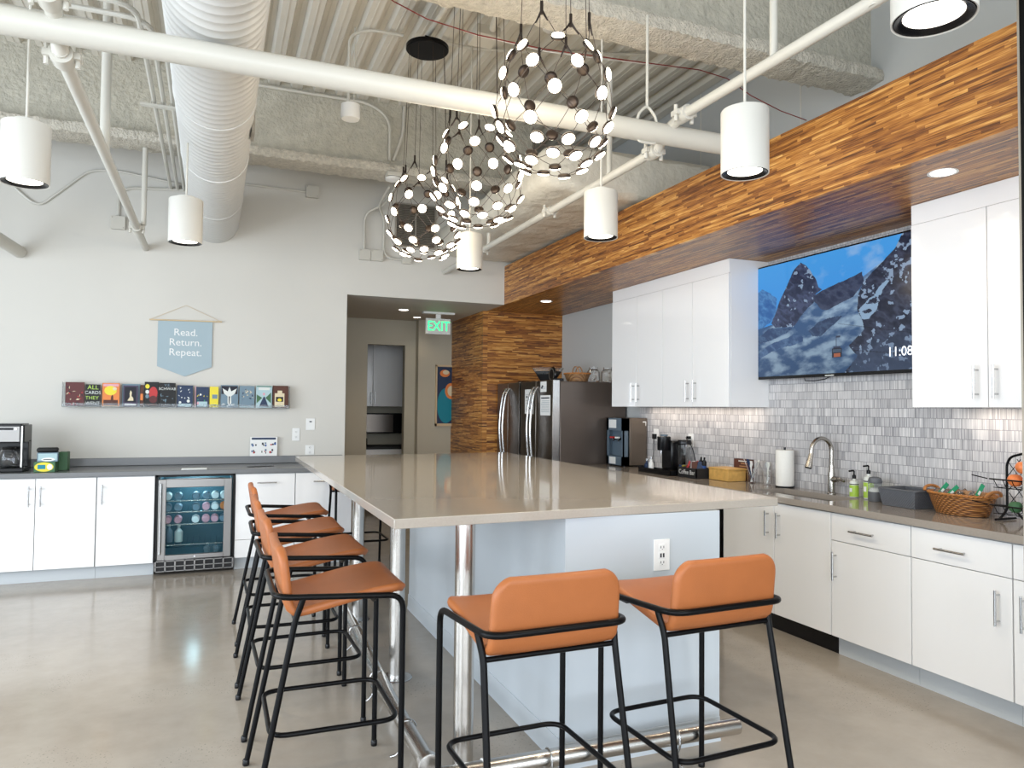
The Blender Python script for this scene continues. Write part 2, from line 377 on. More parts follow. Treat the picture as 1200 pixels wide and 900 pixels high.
# hall beyond the opening
struct(new('ceil_white').box((.2, YB+.18, ZS), (XB, 11.4, ZS+.05)).build('ceiling_hall', smooth=False))
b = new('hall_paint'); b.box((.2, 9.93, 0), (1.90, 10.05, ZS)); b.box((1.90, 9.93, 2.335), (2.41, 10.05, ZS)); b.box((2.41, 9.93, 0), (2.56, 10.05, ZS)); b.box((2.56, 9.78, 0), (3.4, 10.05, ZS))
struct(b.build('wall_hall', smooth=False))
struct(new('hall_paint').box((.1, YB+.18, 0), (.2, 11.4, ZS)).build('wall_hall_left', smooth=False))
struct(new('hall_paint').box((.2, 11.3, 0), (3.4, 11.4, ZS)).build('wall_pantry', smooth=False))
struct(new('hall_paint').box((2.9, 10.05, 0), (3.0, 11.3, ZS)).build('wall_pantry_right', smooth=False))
# tile on the right wall
struct(new('tile').box((XR-.012, 2.0, .915), (XR, 6.62, ZS)).build('trim_2', smooth=False))
# sprayed I-beams
def ibeam(name, y, x0, x1, dy, seed):
    b = new('fireproof_web').box((x0, y-.035, 3.76), (x1, y+.035, ZD+.06))
    b.use('fireproof'); R = random.Random(seed)
    nx = int((x1-x0)/.03); prof = [(-dy, 3.70), (-dy*.5, 3.69), (0, 3.688), (dy*.5, 3.69), (dy, 3.70), (dy+.01, 3.74), (dy, 3.78), (.05, 3.80), (-.05, 3.80), (-dy, 3.78), (-dy-.01, 3.74)]
    rows = []
    for i in range(nx+1):
        x = x0+(x1-x0)*i/nx
        rows.append([b.b.verts.new((x+R.uniform(-.006, .006), y+py+R.uniform(-.008, .008), pz+R.uniform(-.008, .008))) for py, pz in prof])
    for A, B in zip(rows, rows[1:]):
        for k in range(len(prof)): b._f([A[k], A[(k+1) % len(prof)], B[(k+1) % len(prof)], B[k]])
    return struct(b.build(name))
ibeam('ceiling_beam_far', 7.0, -4.7, 3.0, .15, 1)
ibeam('ceiling_beam_near', 3.74, -4.7, XR, .13, 2)
b = new('paint')
for y in (4.35, 5.6): b.box((XR-.004, y, ZT), (XR, y+.012, ZD))
struct(b.build('trim_3', smooth=False))
# ================================================================ OVERHEAD SERVICES
def curve_tube(name, mname, pts, r, rad=.06, n=10):
    return new(mname).tube(rnd(pts, rad) if rad else pts, r, n).build(name)
t = thing('spiral_duct', 'large round white spiral duct running overhead to the back wall', 'duct', (-.03, 4.2, 3.06))
b = new('duct'); prof = []; y = -1.0
while y < YB-.01:
    prof += [(.226, y), (.226, y+.055), (.2285, y+.06), (.2285, y+.066)]; y += .071
prof.append((.226, YB-.002)); b.lathe(prof, (-.03, 0, 3.328), 40, ax=1)
b.build('duct_shell', t)
for y in (2.9, 4.65, 5.75, 6.9):
    new('duct').lathe([(.20, y-.03), (.2315, y-.02), (.233, y), (.2315, y+.02), (.20, y+.03)], (-.03, 0, 3.328), 40, ax=1).build('joint_band', t)
for y in (5.0,):
    b = new('alu'); b.box((.185, y-.08, 3.22), (.205, y+.10, 3.38)); b.build('access_hatch', t, bev=.004)
def coupling(x, y, z, ax, r, par):
    b = new('pipe'); c = (x, y, z); pr = [(r*.9, -.045), (r*1.28, -.045), (r*1.34, 0), (r*1.28, .045), (r*.9, .045)]
    b.lathe(pr, c, 20, ax=ax)
    for s in (-1, 1):
        if ax == 1: b.box((x+s*r*1.15, y-.03, z-.014), (x+s*r*1.95, y+.03, z+.014)); b.lathe([(.011, -.045), (.011, .045)], (x+s*r*1.6, y, z), 8, ax=2)
        else: b.box((x-.03, y+s*r*1.15, z-.014), (x+.03, y+s*r*1.95, z+.014)); b.lathe([(.011, -.045), (.011, .045)], (x, y+s*r*1.6, z), 8, ax=2)
    return b.build('coupling', par)
t = thing('sprinkler_main_pipe', 'thick white pipe crossing the whole room overhead', 'pipe', (0, 3.5, 2.98))
new('pipe').tube([(-4.69, 3.5, 3.033), (2.86, 3.5, 3.033)], .057, 20).build('pipe_run', t)
new('pipe').lathe([(.058, 2.78), (.064, 2.79), (.064, 2.90), (.04, 2.92)], (0, 3.5, 3.033), 20, ax=0).build('end_cap', t)
for xb, lab in ((-.64, 'slim white sprinkler branch pipe crossing beneath the thick pipe at left'), (2.345, 'slim white sprinkler branch pipe running beside the wood soffit')):
    t = thing('sprinkler_branch_pipe', lab, 'pipe', (xb, 3.5, 2.95))
    r = .031 if xb < 0 else .027
    b = new('pipe').tube([(xb, -.5, 3.05), (xb, 3.36, 3.10), ], r, 14).build('pipe_run', t)
    b = new('pipe').tube([(xb, 3.60, 2.99), (xb, 7.89, 2.995)], r, 14).build('pipe_run', t)
    new('pipe').tube([(xb, 3.35, 3.10), (xb, 3.5, 3.075), (xb, 3.62, 2.99)], r*1.1, 14).build('cross_tee', t)
    coupling(xb, 3.36, 3.10, 1, r*1.2, t); coupling(xb, 3.66, 2.99, 1, r*1.2, t)
    for y in ((7.0,) if xb < 0 else (5.1, 6.6)): coupling(xb, y, 2.993, 1, r*1.0, t)
    if xb > 0:
        for y in (2.66, 4.18, 6.45): new('pipe').tube([(xb, y, 2.99 if y > 3 else 3.09), (xb, y, 3.68 if y < 5 else 3.12)], .018, 12).build('riser', t)
        new('pipe').tube([(xb, 2.1, 3.06), (xb, 2.1, 3.6)], .022, 12).build('riser', t)
    else:
        new('pipe').tube([(xb, 4.98, 2.995), (xb, 4.98, 3.9)], .028, 12).build('riser', t)
        new('pipe').tube([(xb+.05, 7.0, 3.02), (xb+.05, 7.0, 3.685)], .022, 12).build('riser', t)
t = thing('pipe_hanger', 'threaded rod with a pear shaped clevis holding the thick pipe', 'hanger', (2.27, 3.5, 2.95))
new('pipe').tube([(2.20, 3.5, 3.17), (2.20, 3.5, 3.69)], .008, 8).build('rod', t)
new('pipe').tube(rnd([(2.20, 3.5, 3.18), (2.14, 3.5, 3.12), (2.14, 3.5, 2.97), (2.26, 3.5, 2.97), (2.26, 3.5, 3.12)], .03, closed=True), .008, 8, closed=True).build('clevis_loop', t)
tag(new('pipe').tube([(-.93, 4.0, 3.02), (-1.6, 4.0, 3.02)], .012, 8).build('pipe_stub', None), 'short white pipe stub overhead at the far left', 'pipe') if False else None
tag(curve_tube('lower_pipe', 'pipe', [(-1.66, 7.86, 2.86), (-2.0, 6.4, 3.02), (-2.3, 5.6, 3.1)], .055, 0, 14), 'stub of thick white pipe sloping in at the left edge', 'pipe')
# round / flat wrapped duct
b = new('wrap'); R = random.Random(5); ys = [5.0+.0935*i for i in range(32)]
ys[-1] = YB-.005
prof = []
for k in range(40):
    a = 2*PI*k/40; cx_, cz_ = math.cos(a), math.sin(a)
    prof.append((3.18+.92*math.copysign(abs(cx_)**.35, cx_), 3.33+.185*math.copysign(abs(cz_)**.45, cz_)))
rows = []
for i, y in enumerate(ys):
    puff = .012*math.sin(i*1.1)+.008*math.sin(i*2.7)
    rows.append([b.b.verts.new((min(x+R.uniform(-.009, .009), XR-.01), y, z+puff*(.5 if z < 3.3 else 1)+R.uniform(-.008, .008))) for x, z in prof])
for A, B in zip(rows, rows[1:]):
    for k in range(40): b._f([A[k], A[(k+1) % 40], B[(k+1) % 40], B[k]])
b._f(rows[0]); b._f(rows[-1][::-1])
tag(b.build('insulated_duct', sub=1), 'wide flattened duct in wrinkled pale insulation above the wood soffit', 'duct')
# conduits
def conduit(pts, r, lab, grp=None, rad=.09, n=8):
    return tag(curve_tube('conduit', 'pipe', pts, r, rad, n), lab, 'conduit', grp)
for k in range(4):
    x = -.435+.06*k; labs = ['farthest left', 'second from the left', 'third from the left', 'rightmost, nearest the round duct']
    conduit([(-1.5-.1*k, 4.40+.15*k, 3.64), (x, 4.40+.15*k, 3.64), (x, 7.88, 3.60)], .016, f'{labs[k]} of four parallel white conduits bending overhead towards the back wall', 'four parallel conduits beside the round duct', .16)
t = thing('conduit_strut', 'slotted strut clamping four white conduits below the ceiling', 'strut', (-.345, 5.7, 3.56))
b = new('pipe').box((-.52, 5.68, 3.575), (-.17, 5.72, 3.59)); b.build('channel', t)
for k in range(4): new('pipe').tube([(-.435+.06*k-.02, 5.7, 3.59), (-.435+.06*k-.015, 5.7, 3.62), (-.435+.06*k+.015, 5.7, 3.62), (-.435+.06*k+.02, 5.7, 3.59)], .004, 6).build('clamp', t)
YW = YB-.014
conduit([(-2.3, YW, 3.66), (-1.84, YW, 3.593), (-1.706, YW, 3.43), (-1.535, YW, 3.292), (-1.133, YW, 3.686), (-.919, YW, 3.714), (-.28, YW, 3.64)], .0125, 'white conduit that dips and rises across the upper left back wall')
conduit([(-.88, YW, 3.28), (-.882, YW, 3.50), (-.80, YW, 3.56), (-.284, YW, 3.60)], .015, 'short conduit elbow rising from the left junction box')
conduit([(.20, YW, 3.725), (.84, YW, 3.718)], .0125, 'straight thin conduit between the round duct and a junction box')
def jbox(x0, x1, z0, z1, lab):
    t = thing('junction_box', lab, 'junction box', ((x0+x1)/2, YB, z0))
    new('pipe').box((x0, YB-.05, z0), (x1, YB-.001, z1)).build('housing', t, bev=.004)
    b = new('pipe').box((x0-.003, YB-.056, z0-.003), (x1+.003, YB-.0505, z1+.003)); b.build('cover', t, bev=.002)
    b = new('alu'); 
    for x, z in ((x0+.012, z1-.012), (x1-.012, z0+.012)): b.lathe([(.005, -.0585), (.005, -.056)], (x, YB, z), 8, ax=1)
    b.build('screw', t)
jbox(-.937, -.819, 3.15, 3.269, 'square white junction box left of the round duct')
jbox(.84, .965, 3.66, 3.78, 'square white junction box high on the wall right of the round duct')
jbox(1.40, 1.515, 3.055, 3.165, 'white junction box, left one of the close pair under the beam')
jbox(1.525, 1.65, 3.055, 3.165, 'white junction box, right one of the close pair under the beam')
jbox(1.86, 1.96, 3.05, 3.12, 'small flat white box below the dark wall grille')
conduit([(1.45, YW-.02, 3.165), (1.45, YW-.02, 3.55), (1.62, YW-.25, 3.62), (1.62, YW-.72, 3.66)], .013, 'white conduit running up from the paired junction boxes to the beam', None, .1)
conduit([(1.88, YW-.02, 3.085), (1.66, YW-.02, 3.10), (1.66, YW-.02, 3.52), (1.56, YW-.2, 3.60), (1.56, YW-.72, 3.66)], .013, 'white conduit curling from below the grille up to the beam', None, .1)
conduit([(.29, 6.93, 4.36), (1.314, 6.93, 4.36), (1.503, 6.93, 4.24), (1.503, 6.93, 3.84)], .014, 'white conduit along the top of the far beam bending down at right', None, .14)
conduit([(1.64, 6.93, 4.38), (1.63, 6.93, 4.10), (1.54, 6.93, 3.84)], .014, 'slanting white conduit down the face of the far beam', None, .08)
t = thing('beam_sensor', 'round white detector under the edge of the far beam', 'detector', (1.53, 6.82, 3.62))
new('white_plastic').lathe([(.05, 3.66), (.075, 3.655), (.075, 3.635), (.03, 3.618), (0, 3.618)], (1.53, 6.87, 0), 24).build('sensor_body', t)
new('pipe').box((1.46, 6.80, 3.66), (1.60, 6.92, 3.70)).build('mounting_box', t, bev=.005)
t = thing('heat_detector', 'small round white detector hanging on a thin pipe under the ceiling', 'detector', (.92, 5.65, 3.66))
new('white_plastic').lathe([(.045, 3.80), (.072, 3.79), (.074, 3.70), (.066, 3.68), (0, 3.675)], (.92, 5.65, 0), 28).build('sensor_body', t)
new('pipe').tube(rnd([(.905, 5.66, 3.79), (.905, 5.66, 4.34), (1.05, 5.6, 4.38), (1.30, 5.55, 4.36)], .12), .012, 8).build('drop_pipe', t)
new('pipe').tube([(.945, 5.65, 3.79), (.945, 5.65, 4.40)], .005, 6).build('wire_rod', t)
for x in (.895, .94): new('ink').box((x, 5.578, 3.715), (x+.02, 5.58, 3.725)).build('indicator', t) if False else None
conduit([(1.45, 5.5, 4.36), (1.8, 5.55, 4.36), (2.1, 5.5, 4.37), (3.2, 5.1, 4.37)], .014, 'white conduit looping under the corrugated ceiling above the lights', None, .15)
tag(new('pipe').tube([(1.52, 4.5, 4.38), (1.39, 5.18, 4.205)], .02, 10).build('strut_arm'), 'slanting white arm holding the dark ceiling canopy', 'strut')
t = thing('speaker_box', 'white metal box with a thick conduit under the corrugated ceiling', 'junction box', (1.75, 5.0, 4.2))
new('pipe').box((1.66, 4.86, 4.13), (1.84, 5.06, 4.20)).build('housing', t, bev=.006)
new('pipe').tube([(1.78, 4.86, 4.18), (1.70, 4.2, 4.30), (1.68, 3.9, 4.34)], .028, 12).build('feed_pipe', t)
cb = [at(1, 4.25, *p) for p in ((430, -20), (462, 2), (500, 22), (560, 41), (640, 58), (700, 66), (760, 74), (820, 82), (852, 92), (880, 112), (915, 130), (945, 141))]
tag(new('cable').tube(cb, .0035, 6).build('red_cable'), 'thin red cable draped across the ceiling above the globe lights', 'cable')
cb2 = [v+Vector((0, .02, .006+.01*math.sin(i))) for i, v in enumerate(cb[:8])]
tag(new('white_plastic').tube(cb2, .003, 6).build('white_cable'), 'thin white cable running beside the red cable', 'cable')
for px, top, lab in ((31, 3.0, 'thin white rod hanging at the far left edge under the ceiling'),): pass
t = thing('smoke_detector', 'round white detector on the ceiling behind the nearest globe light', 'detector', (2.25, 4.9, 4.28))
new('white_plastic').lathe([(.05, 4.36), (.06, 4.34), (.06, 4.29), (.04, 4.275), (0, 4.275)], (2.25, 4.9, 0), 24).build('sensor_body', t)
new('pipe').tube([(2.25, 4.9, 4.33), (2.25, 4.9, 4.40)], .014, 8).build('stem', t)
# louvre grille on back wall
t = thing('wall_louver', 'dark slatted vent grille high on the back wall behind the globe light', 'vent', (2.01, YB, 3.236))
new('alu').box((1.783, YB-.03, 3.236), (2.241, YB-.002, 3.25)).box((1.783, YB-.03, 3.70), (2.241, YB-.002, 3.715)).box((1.783, YB-.03, 3.25), (1.797, YB-.002, 3.70)).box((2.227, YB-.03, 3.25), (2.241, YB-.002, 3.70)).box((2.005, YB-.03, 3.25), (2.017, YB-.002, 3.70)).build('frame', t)
new('lens').box((1.79, YB-.008, 3.24), (2.235, YB-.002, 3.71)).build('backing', t)
b = new('alu')
for k in range(24):
    z = 3.258+k*.0185; b.prism([(YB-.028, z), (YB-.026, z-.002), (YB-.009, z+.010), (YB-.011, z+.012)], 0, 1.797, 2.227)
o = b.build('slats', t, smooth=False)
# ================================================================ LAMPS
def pendant(x, y, zb, cable_top, lab, r=.10, h=.27):
    t = thing('cylinder_pendant', lab, 'pendant light', (x, y, zb), 'white cylinder pendant lights')
    new('lamp_white').lathe([(r*.955, zb+.028), (r*.955, zb+.002), (r, zb), (r, zb+h), (r*.97, zb+h+.004), (0, zb+h+.004)], (x, y, 0), 40, caps=False).build('lamp_housing', t)
    new('lamp_white').lathe([(r*.55, zb+h+.004), (r*.55, zb+h+.022), (r*.2, zb+h+.03), (0, zb+h+.03)], (x, y, 0), 28).build('top_cap', t)
    new('chrome').lathe([(r*.72, zb+.012), (r*.95, zb+.003), (r*.95, zb+.03), (r*.72, zb+.03), (r*.72, zb+.012)], (x, y, 0), 40, caps=False).build('trim_ring', t)
    new('glow').lathe([(0, zb+.022), (r*.74, zb+.022), (r*.74, zb+.03), (0, zb+.03)], (x, y, 0), 32).build('diffuser', t)
    new('black').lathe([(r*.74, zb+.010), (r*.90, zb+.001), (r*.93, zb+.001), (r*.76, zb+.012)], (x, y, 0), 40, caps=False).build('inner_rim', t)
    new('pipe').tube([(x, y, zb+h+.02), (x, y, cable_top)], .006, 8).build('hanging_rod', t)
    lamp('pendant_light', (x, y, zb-.01), 36, (1, .88, .70), .07, 'SPOT', 130, .8, (x, y, 0))
pendant(-.83, 3.978, 2.5, ZD, 'white cylinder pendant light at the far left')
pendant(-.188, 5.039, 2.5, 3.135, 'white cylinder pendant light hanging in front of the end of the round duct')
pendant(1.80, 5.38, 2.55, ZD, 'farthest right white cylinder pendant light, under the smaller globe lights', h=.265)
pendant(2.103, 3.847, 2.5, ZD, 'white cylinder pendant light between the nearest globe light and the wood soffit')
pendant(2.089, 2.547, 2.5, ZD, 'white cylinder pendant light hanging in front of the wood soffit, below the slanting pipe')
pendant(1.70, 1.34, 2.5, ZD, 'nearest white cylinder pendant light, cut by the top edge of the picture')
# globe chandeliers
RNG = random.Random(11)
ROWS = [(.195, .215, 8, 0), (.250, .095, 8, .5), (.268, -.03, 8, 0), (.256, -.145, 8, .5), (.212, -.225, 9, 0), (.150, -.280, 9, .5)]
def disc_mesh(dark):
    b = new('bronze'); r = .0315
    b.lathe([(r*.55, -.012), (r*.9, -.008), (r, 0), (r*.98, .004), (r*.9, .005)], (0, 0, 0), 18)
    b.use('disc_glow').lathe([(r*.93, .004), (r*.8, .010), (r*.4, .013), (0, .0135)], (0, 0, 0), 18)
    bmesh.ops.recalc_face_normals(b.b, faces=b.b.faces)
    for f in b.b.faces: f.smooth = True
    me = bpy.data.meshes.new('light_disc'); b.b.to_mesh(me); b.b.free()
    for k in b.m: me.materials.append(M[k])
    return me
DM = disc_mesh(0)
def chandelier(x, y, zc, zcan, lab, seed, first=False):
    R = random.Random(seed); R0 = random.Random(3)
    t = thing('globe_chandelier', lab, 'chandelier', (x, y, zc-.3), 'globe chandeliers above the island')
    nodes = []
    for rr, dz, n, ph in ROWS:
        row = []
        for k in range(n):
            a = 2*PI*(k+ph)/n+R.uniform(-.05, .05)+seed*.4
            row.append(Vector((x+rr*math.cos(a), y+rr*math.sin(a), zc+dz+R.uniform(-.012, .012))))
        nodes.append(row)
    b = new('wire')
    def link(p, q):
        mid = (p+q)/2; o = mid-Vector((x, y, zc)); mid = mid+o.normalized()*.006
        b.tube([p, mid, q], .0016, 5, caps=False)
    for i in range(len(nodes)-1):
        A, B = nodes[i], nodes[i+1]
        for p in A:
            near = sorted(B, key=lambda q: (q-p).length)[:2]
            for q in near: link(p, q)
    last = nodes[-1]
    for i, p in enumerate(last): link(p, last[(i+1) % len(last)])
    clips = []
    for k in range(8):
        a = 2*PI*(k+.5)/8+seed*.4; zt = zc+.345-(.055 if k % 2 else 0)
        c = Vector((x+.165*math.cos(a), y+.165*math.sin(a), zt)); clips.append(c)
        for q in sorted(nodes[0], key=lambda q: (q-c).length)[:2]: link(c, q)
    b.build('wire_net', t)
    for c in clips:
        bb = new('bronze'); bb.tube([c+Vector((0, 0, .045)), c+Vector((0, 0, -.012))], .007, 8)
        for q in sorted(nodes[0], key=lambda q: (q-c).length)[:2]: bb.tube([c+Vector((0, 0, .006)), c+(q-c).normalized()*.055], [.0065, .003], 8)
        bb.build('cord_clip', t)
        new('wire').tube([c+Vector((0, 0, .04)), Vector((x+(c.x-x)*.8, y+(c.y-y)*.8, zcan))], .0017, 6).build('cord', t)
    new('black_metal').lathe([(.0, zcan-.012), (.150, zcan-.012), (.155, zcan-.006), (.155, zcan+.02), (.03, zcan+.03), (.02, ZD if zcan > 4.2 else zcan+.10), (0, ZD if zcan > 4.2 else zcan+.10)], (x, y, 0), 40).build('canopy', t)
    for row in nodes:
        for p in row:
            o = bpy.data.objects.new('light_disc', DM); C.objects.link(o); o.parent = t
            nrm = (p-Vector((x, y, zc+.03))).normalized(); nrm.z -= .18
            nrm = (nrm+Vector([R.uniform(-.12, .12) for _ in range(3)])).normalized()
            o.rotation_euler = nrm.to_track_quat('Z', 'Y').to_euler(); o.location = p-Vector(t['_w'])
    lamp('chandelier_light', (x, y, zc-.05), 13, (1, .82, .58), .26)
chandelier(1.405, 3.02, 2.872, 4.33, 'largest and nearest of the three globe lights, cords leaving the top of the picture', 1)
chandelier(1.42, 4.12, 2.875, 4.33, 'middle of the three globe lights above the island', 2)
chandelier(1.39, 5.18, 2.875, 4.10, 'farthest and smallest looking globe light, below the dark round canopy', 5)
def downlight(x, y, z, lab, r=.055, p=12):
    t = thing('recessed_downlight', lab, 'downlight', (x, y, z-.006), None)
    new('white_plastic').lathe([(r, z-.002), (r*1.25, z-.004), (r*1.25, z), (r, z)], (x, y, 0), 28, caps=False).build('trim_ring', t)
    new('glow').lathe([(0, z-.003), (r, z-.003), (r, z-.001), (0, z-.001)], (x, y, 0), 28).build('diffuser', t)
    lamp('downlight', (x, y, z-.03), p, (1, .80, .58), .05, 'SPOT', 120, .7, (x, y, 0))
downlight(3.386, 7.436, ZS, 'recessed light in the wood soffit above the refrigerators', p=5)
downlight(3.328, 2.581, ZS, 'recessed light in the wood soffit near the right edge')
downlight(2.122, 8.845, ZS, 'nearer round recessed light in the hall ceiling', p=20)
downlight(2.46, 9.5, ZS, 'farther recessed light in the hall ceiling behind the exit sign', .045, p=3)
for y0, y1 in ((4.75, 6.4), (2.35, 3.0)):
    area('under_cabinet_light', (3.98, (y0+y1)/2, 1.50), (4.06, (y0+y1)/2, 1.0), y1-y0, .03, 2.6, (1, .84, .68)).rotation_euler = (0, math.radians(18), PI/2) if False else (0, math.radians(-12), 0)
for o in bpy.data.objects:
    if o.name.startswith('under_cabinet_light'): o.data.size, o.data.size_y = .03, o.data.size; o.data.energy = 2.6 if o.data.size_y > 1 else 1.1
# exit sign
t = thing('exit_sign', 'green lit EXIT sign hanging from the hall ceiling', 'exit sign', (2.57, 8.9, 2.40))
new('white_plastic').box((2.42, 8.89, 2.405), (2.735, 8.93, 2.60)).build('sign_case', t, bev=.004)
new('soap_white').box((2.432, 8.886, 2.415), (2.723, 8.8895, 2.59)).build('face_plate', t)
b = MB(); b.merge(text_mesh('EXIT', .165), face_mtx((2.578, 8.884, 2.50), (1, 0, 0), (0, 0, 1)) @ Matrix.Diagonal((.86, 1.05, 1, 1)), 'green_glow'); b.build('lettering', t)
new('white_plastic').box((2.38, 8.86, 2.655), (2.78, 8.95, 2.678)).box((2.55, 8.90, 2.60), (2.61, 8.92, 2.66)).build('mounting_bracket', t)
# framed picture
t = thing('framed_painting', 'framed painting of orange fruit shapes on dark blue in the hall', 'painting', (3.0, 9.77, 1.26))
new('dowel').box((2.80, 9.745, 1.24), (3.40, 9.779, 1.275)).box((2.80, 9.745, 2.05), (3.40, 9.779, 2.075)).box((2.80, 9.745, 1.24), (2.82, 9.779, 2.07)).build('frame', t)
b = new('navy').box((2.82, 9.76, 1.275), (3.40, 9.775, 2.05))
def blob(mn, cx, cz, rx, rz, y, n=24): b.use(mn); b._f([b.b.verts.new((cx+rx*math.cos(2*PI*k/n), y, cz+rz*math.sin(2*PI*k/n))) for k in range(n)])
blob('teal', 2.95, 1.52, .125, .24, 9.7590); blob('teal', 3.10, 1.40, .10, .12, 9.7588); blob('orange', 3.02, 1.72, .085, .11, 9.7582); blob('cream', 3.02, 1.72, .05, .07, 9.7578)
blob('orange', 2.93, 1.96, .07, .05, 9.7586); blob('cream', 2.945, 1.975, .045, .03, 9.7580)
b.build('canvas', t)
# pantry seen through the hall doorway
def cab_parts(t, m, d0, depth, body, fronts, hmat='chrome', bmat='white_body', fmat='white_gloss', slot=True):
    """m maps (along, depth, z) to world; fronts are (a0,a1,z0,z1,kind,handle)"""
    a0, a1, z0, z1 = body
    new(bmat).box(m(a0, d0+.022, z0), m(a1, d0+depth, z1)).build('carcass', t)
    for (p0, p1, q0, q1, kind, hd) in fronts:
        o = new(fmat).box(m(p0+.0025, d0, q0+.002), m(p1-.0025, d0+.0195, q1-.002)).build(kind, t, bev=.0015)
        if hd:
            (ha, hz, vertical) = hd; L = .085
            b = new(hmat)
            if vertical:
                b.tube([m(ha, d0-.032, hz-L), m(ha, d0-.032, hz+L)], .006, 10)
                for s in (-1, 1): b.tube([m(ha, d0-.032, hz+s*L*.75), m(ha, d0+.001, hz+s*L*.75)], .005, 8)
            else:
                b.tube([m(ha-L, d0-.032, hz), m(ha+L, d0-.032, hz)], .006, 10)
                for s in (-1, 1): b.tube([m(ha+s*L*.75, d0-.032, hz), m(ha+s*L*.75, d0+.001, hz)], .005, 8)
            b.build('handle', o)
mY = lambda a, d, z: (a, d, z)
mX = lambda a, d, z: (d, a, z)
t = thing('pantry_wall_cabinet', 'dim white wall cabinet seen through the hall doorway', 'cabinet', (2.4, 10.9, 1.48))
cab_parts(t, mY, 10.9, .39, (1.9, 2.9, 1.50, 2.45), [(1.9, 2.17, 1.50, 2.45, 'door', (2.14, 1.62, True)), (2.17, 2.88, 1.50, 2.45, 'door', (2.20, 1.62, True))])
t = thing('pantry_base_cabinet', 'dim white base cabinet with drawer seen through the hall doorway', 'cabinet', (2.4, 10.7, 0))
cab_parts(t, mY, 10.7, .59, (1.9, 2.9, .10, .88), [(1.9, 2.88, .70, .88, 'drawer', (2.34, .79, False)), (1.9, 2.33, .10, .70, 'door', (2.29, .58, True)), (2.33, 2.88, .10, .70, 'door', (2.37, .58, True))], hmat='black_metal')
tag(new('black_matte').box((1.9, 10.68, .881), (2.9, 11.29, .92)).build('pantry_worktop', bev=.004), 'black worktop in the pantry seen through the hall doorway', 'worktop')
t = thing('pantry_microwave', 'dark built in microwave beneath the pantry wall cabinet', 'microwave', (2.35, 11.1, 1.1))
new('black').box((2.05, 11.0, 1.10), (2.65, 11.28, 1.40)).build('case', t, bev=.008)
new('dark_steel').box((2.07, 10.985, 1.12), (2.50, 10.999, 1.38)).build('door', t)
t = thing('pantry_jars', 'dark pump bottle standing on the pantry worktop', 'bottle', (2.06, 10.85, .921))
new('black').lathe([(.03, .921), (.032, .93), (.032, 1.02), (.01, 1.05), (.01, 1.08)], (2.06, 10.85, 0), 16).build('bottle_body', t)
new('chrome').tube([(2.06, 10.85, 1.08), (2.06, 10.85, 1.11), (2.10, 10.83, 1.11)], .006, 8).build('pump', t)
# ================================================================ BACK COUNTER RUN
YF = 7.20
def base_y(lab, a0, a1, fronts, cat='cabinet'):
    t = thing('base_cabinet', lab, cat, ((a0+a1)/2, YF+.3, 0)); cab_parts(t, mY, YF, .67, (a0, a1, .105, .872), fronts)
    new('kick').box((a0, YF+.06, 0), (a1, YF+.08, .1045)).build('toe_kick', t); return t
Z1, Z0 = .866, .108
base_y('far left white two door cabinet under the coffee maker', -2.05, -.91, [(-2.25+.2, -1.357, Z0, Z1, 'door', (-1.40, .72, True)), (-1.357, -.912, Z0, Z1, 'door', (-1.315, .72, True))])
base_y('white single door cabinet just left of the drinks cooler', -.908, -.462, [(-.908, -.462, Z0, Z1, 'door', (-.865, .72, True))])
base_y('white drawer cabinet just right of the drinks cooler', .20, .722, [(.20, .722, .27, Z1, 'drawer', (.47, .785, False)), (.20, .722, Z0, .27, 'drawer', (.47, .225, False))])
base_y('white drawer cabinet beside the hall opening behind the bar stools', .724, 1.25, [(.724, 1.25, .27, Z1, 'drawer', (.97, .785, False)), (.724, 1.25, Z0, .27, 'drawer', (.97, .225, False))])
b = new('grey_top').box((-4.0, YF-.022, .8735), (1.262, YB-.002, .912)).box((-4.0, YB-.022, .912), (1.262, YB-.002, .985))
tag(b.build('back_worktop', bev=.003), 'long grey worktop with low upstand along the back wall', 'worktop')
# drinks cooler
t = thing('drinks_cooler', 'stainless undercounter drinks cooler with glass door full of cans', 'refrigerator', (-.13, YF+.3, 0))
b = new('black_matte').box((-.455, YF+.02, .02), (-.438, YF+.6, .868)).box((.178, YF+.02, .02), (.195, YF+.6, .868)).box((-.455, YF+.02, .853), (.195, YF+.6, .868)).box((-.455, YF+.02, .02), (.195, YF+.6, .05)).box((-.455, YF+.58, .02), (.195, YF+.6, .868))
b.build('case', t)
new('cooler_in').box((-.437, YF+.56, .12), (.177, YF+.579, .85)).box((-.437, YF+.05, .12), (-.42, YF+.56, .85)).box((.16, YF+.05, .12), (.177, YF+.56, .85)).box((-.42, YF+.05, .12), (.16, YF+.56, .135)).build('liner', t)
b = new('cooler_frame')
X0, X1, C0, C1 = -.432, .168, .135, .835; fw = .062
b.box((X0, YF-.03, C0), (X0+fw, YF+.012, C1)).box((X1-fw, YF-.03, C0), (X1, YF+.012, C1)).box((X0+fw, YF-.03, C1-fw-.01), (X1-fw, YF+.012, C1)).box((X0+fw, YF-.03, C0), (X1-fw, YF+.012, C0+.04))
d = b.build('door', t, bev=.003)
new('cooler_glass').box((X0+fw, YF-.015, C0+.04), (X1-fw, YF-.009, C1-fw-.01)).build('glass_pane', d)
new('chrome').tube([(X0+.022, YF-.065, .19), (X0+.022, YF-.065, .80)], .010, 12).tube([(X0+.022, YF-.065, .22), (X0+.022, YF-.028, .22)], .007, 8).tube([(X0+.022, YF-.065, .77), (X0+.022, YF-.028, .77)], .007, 8).build('handle', d)
new('chrome').lathe([(.007, -.004), (.007, 0)], (-.13, YF-.030, .155), 12, ax=1).build('lock', d)
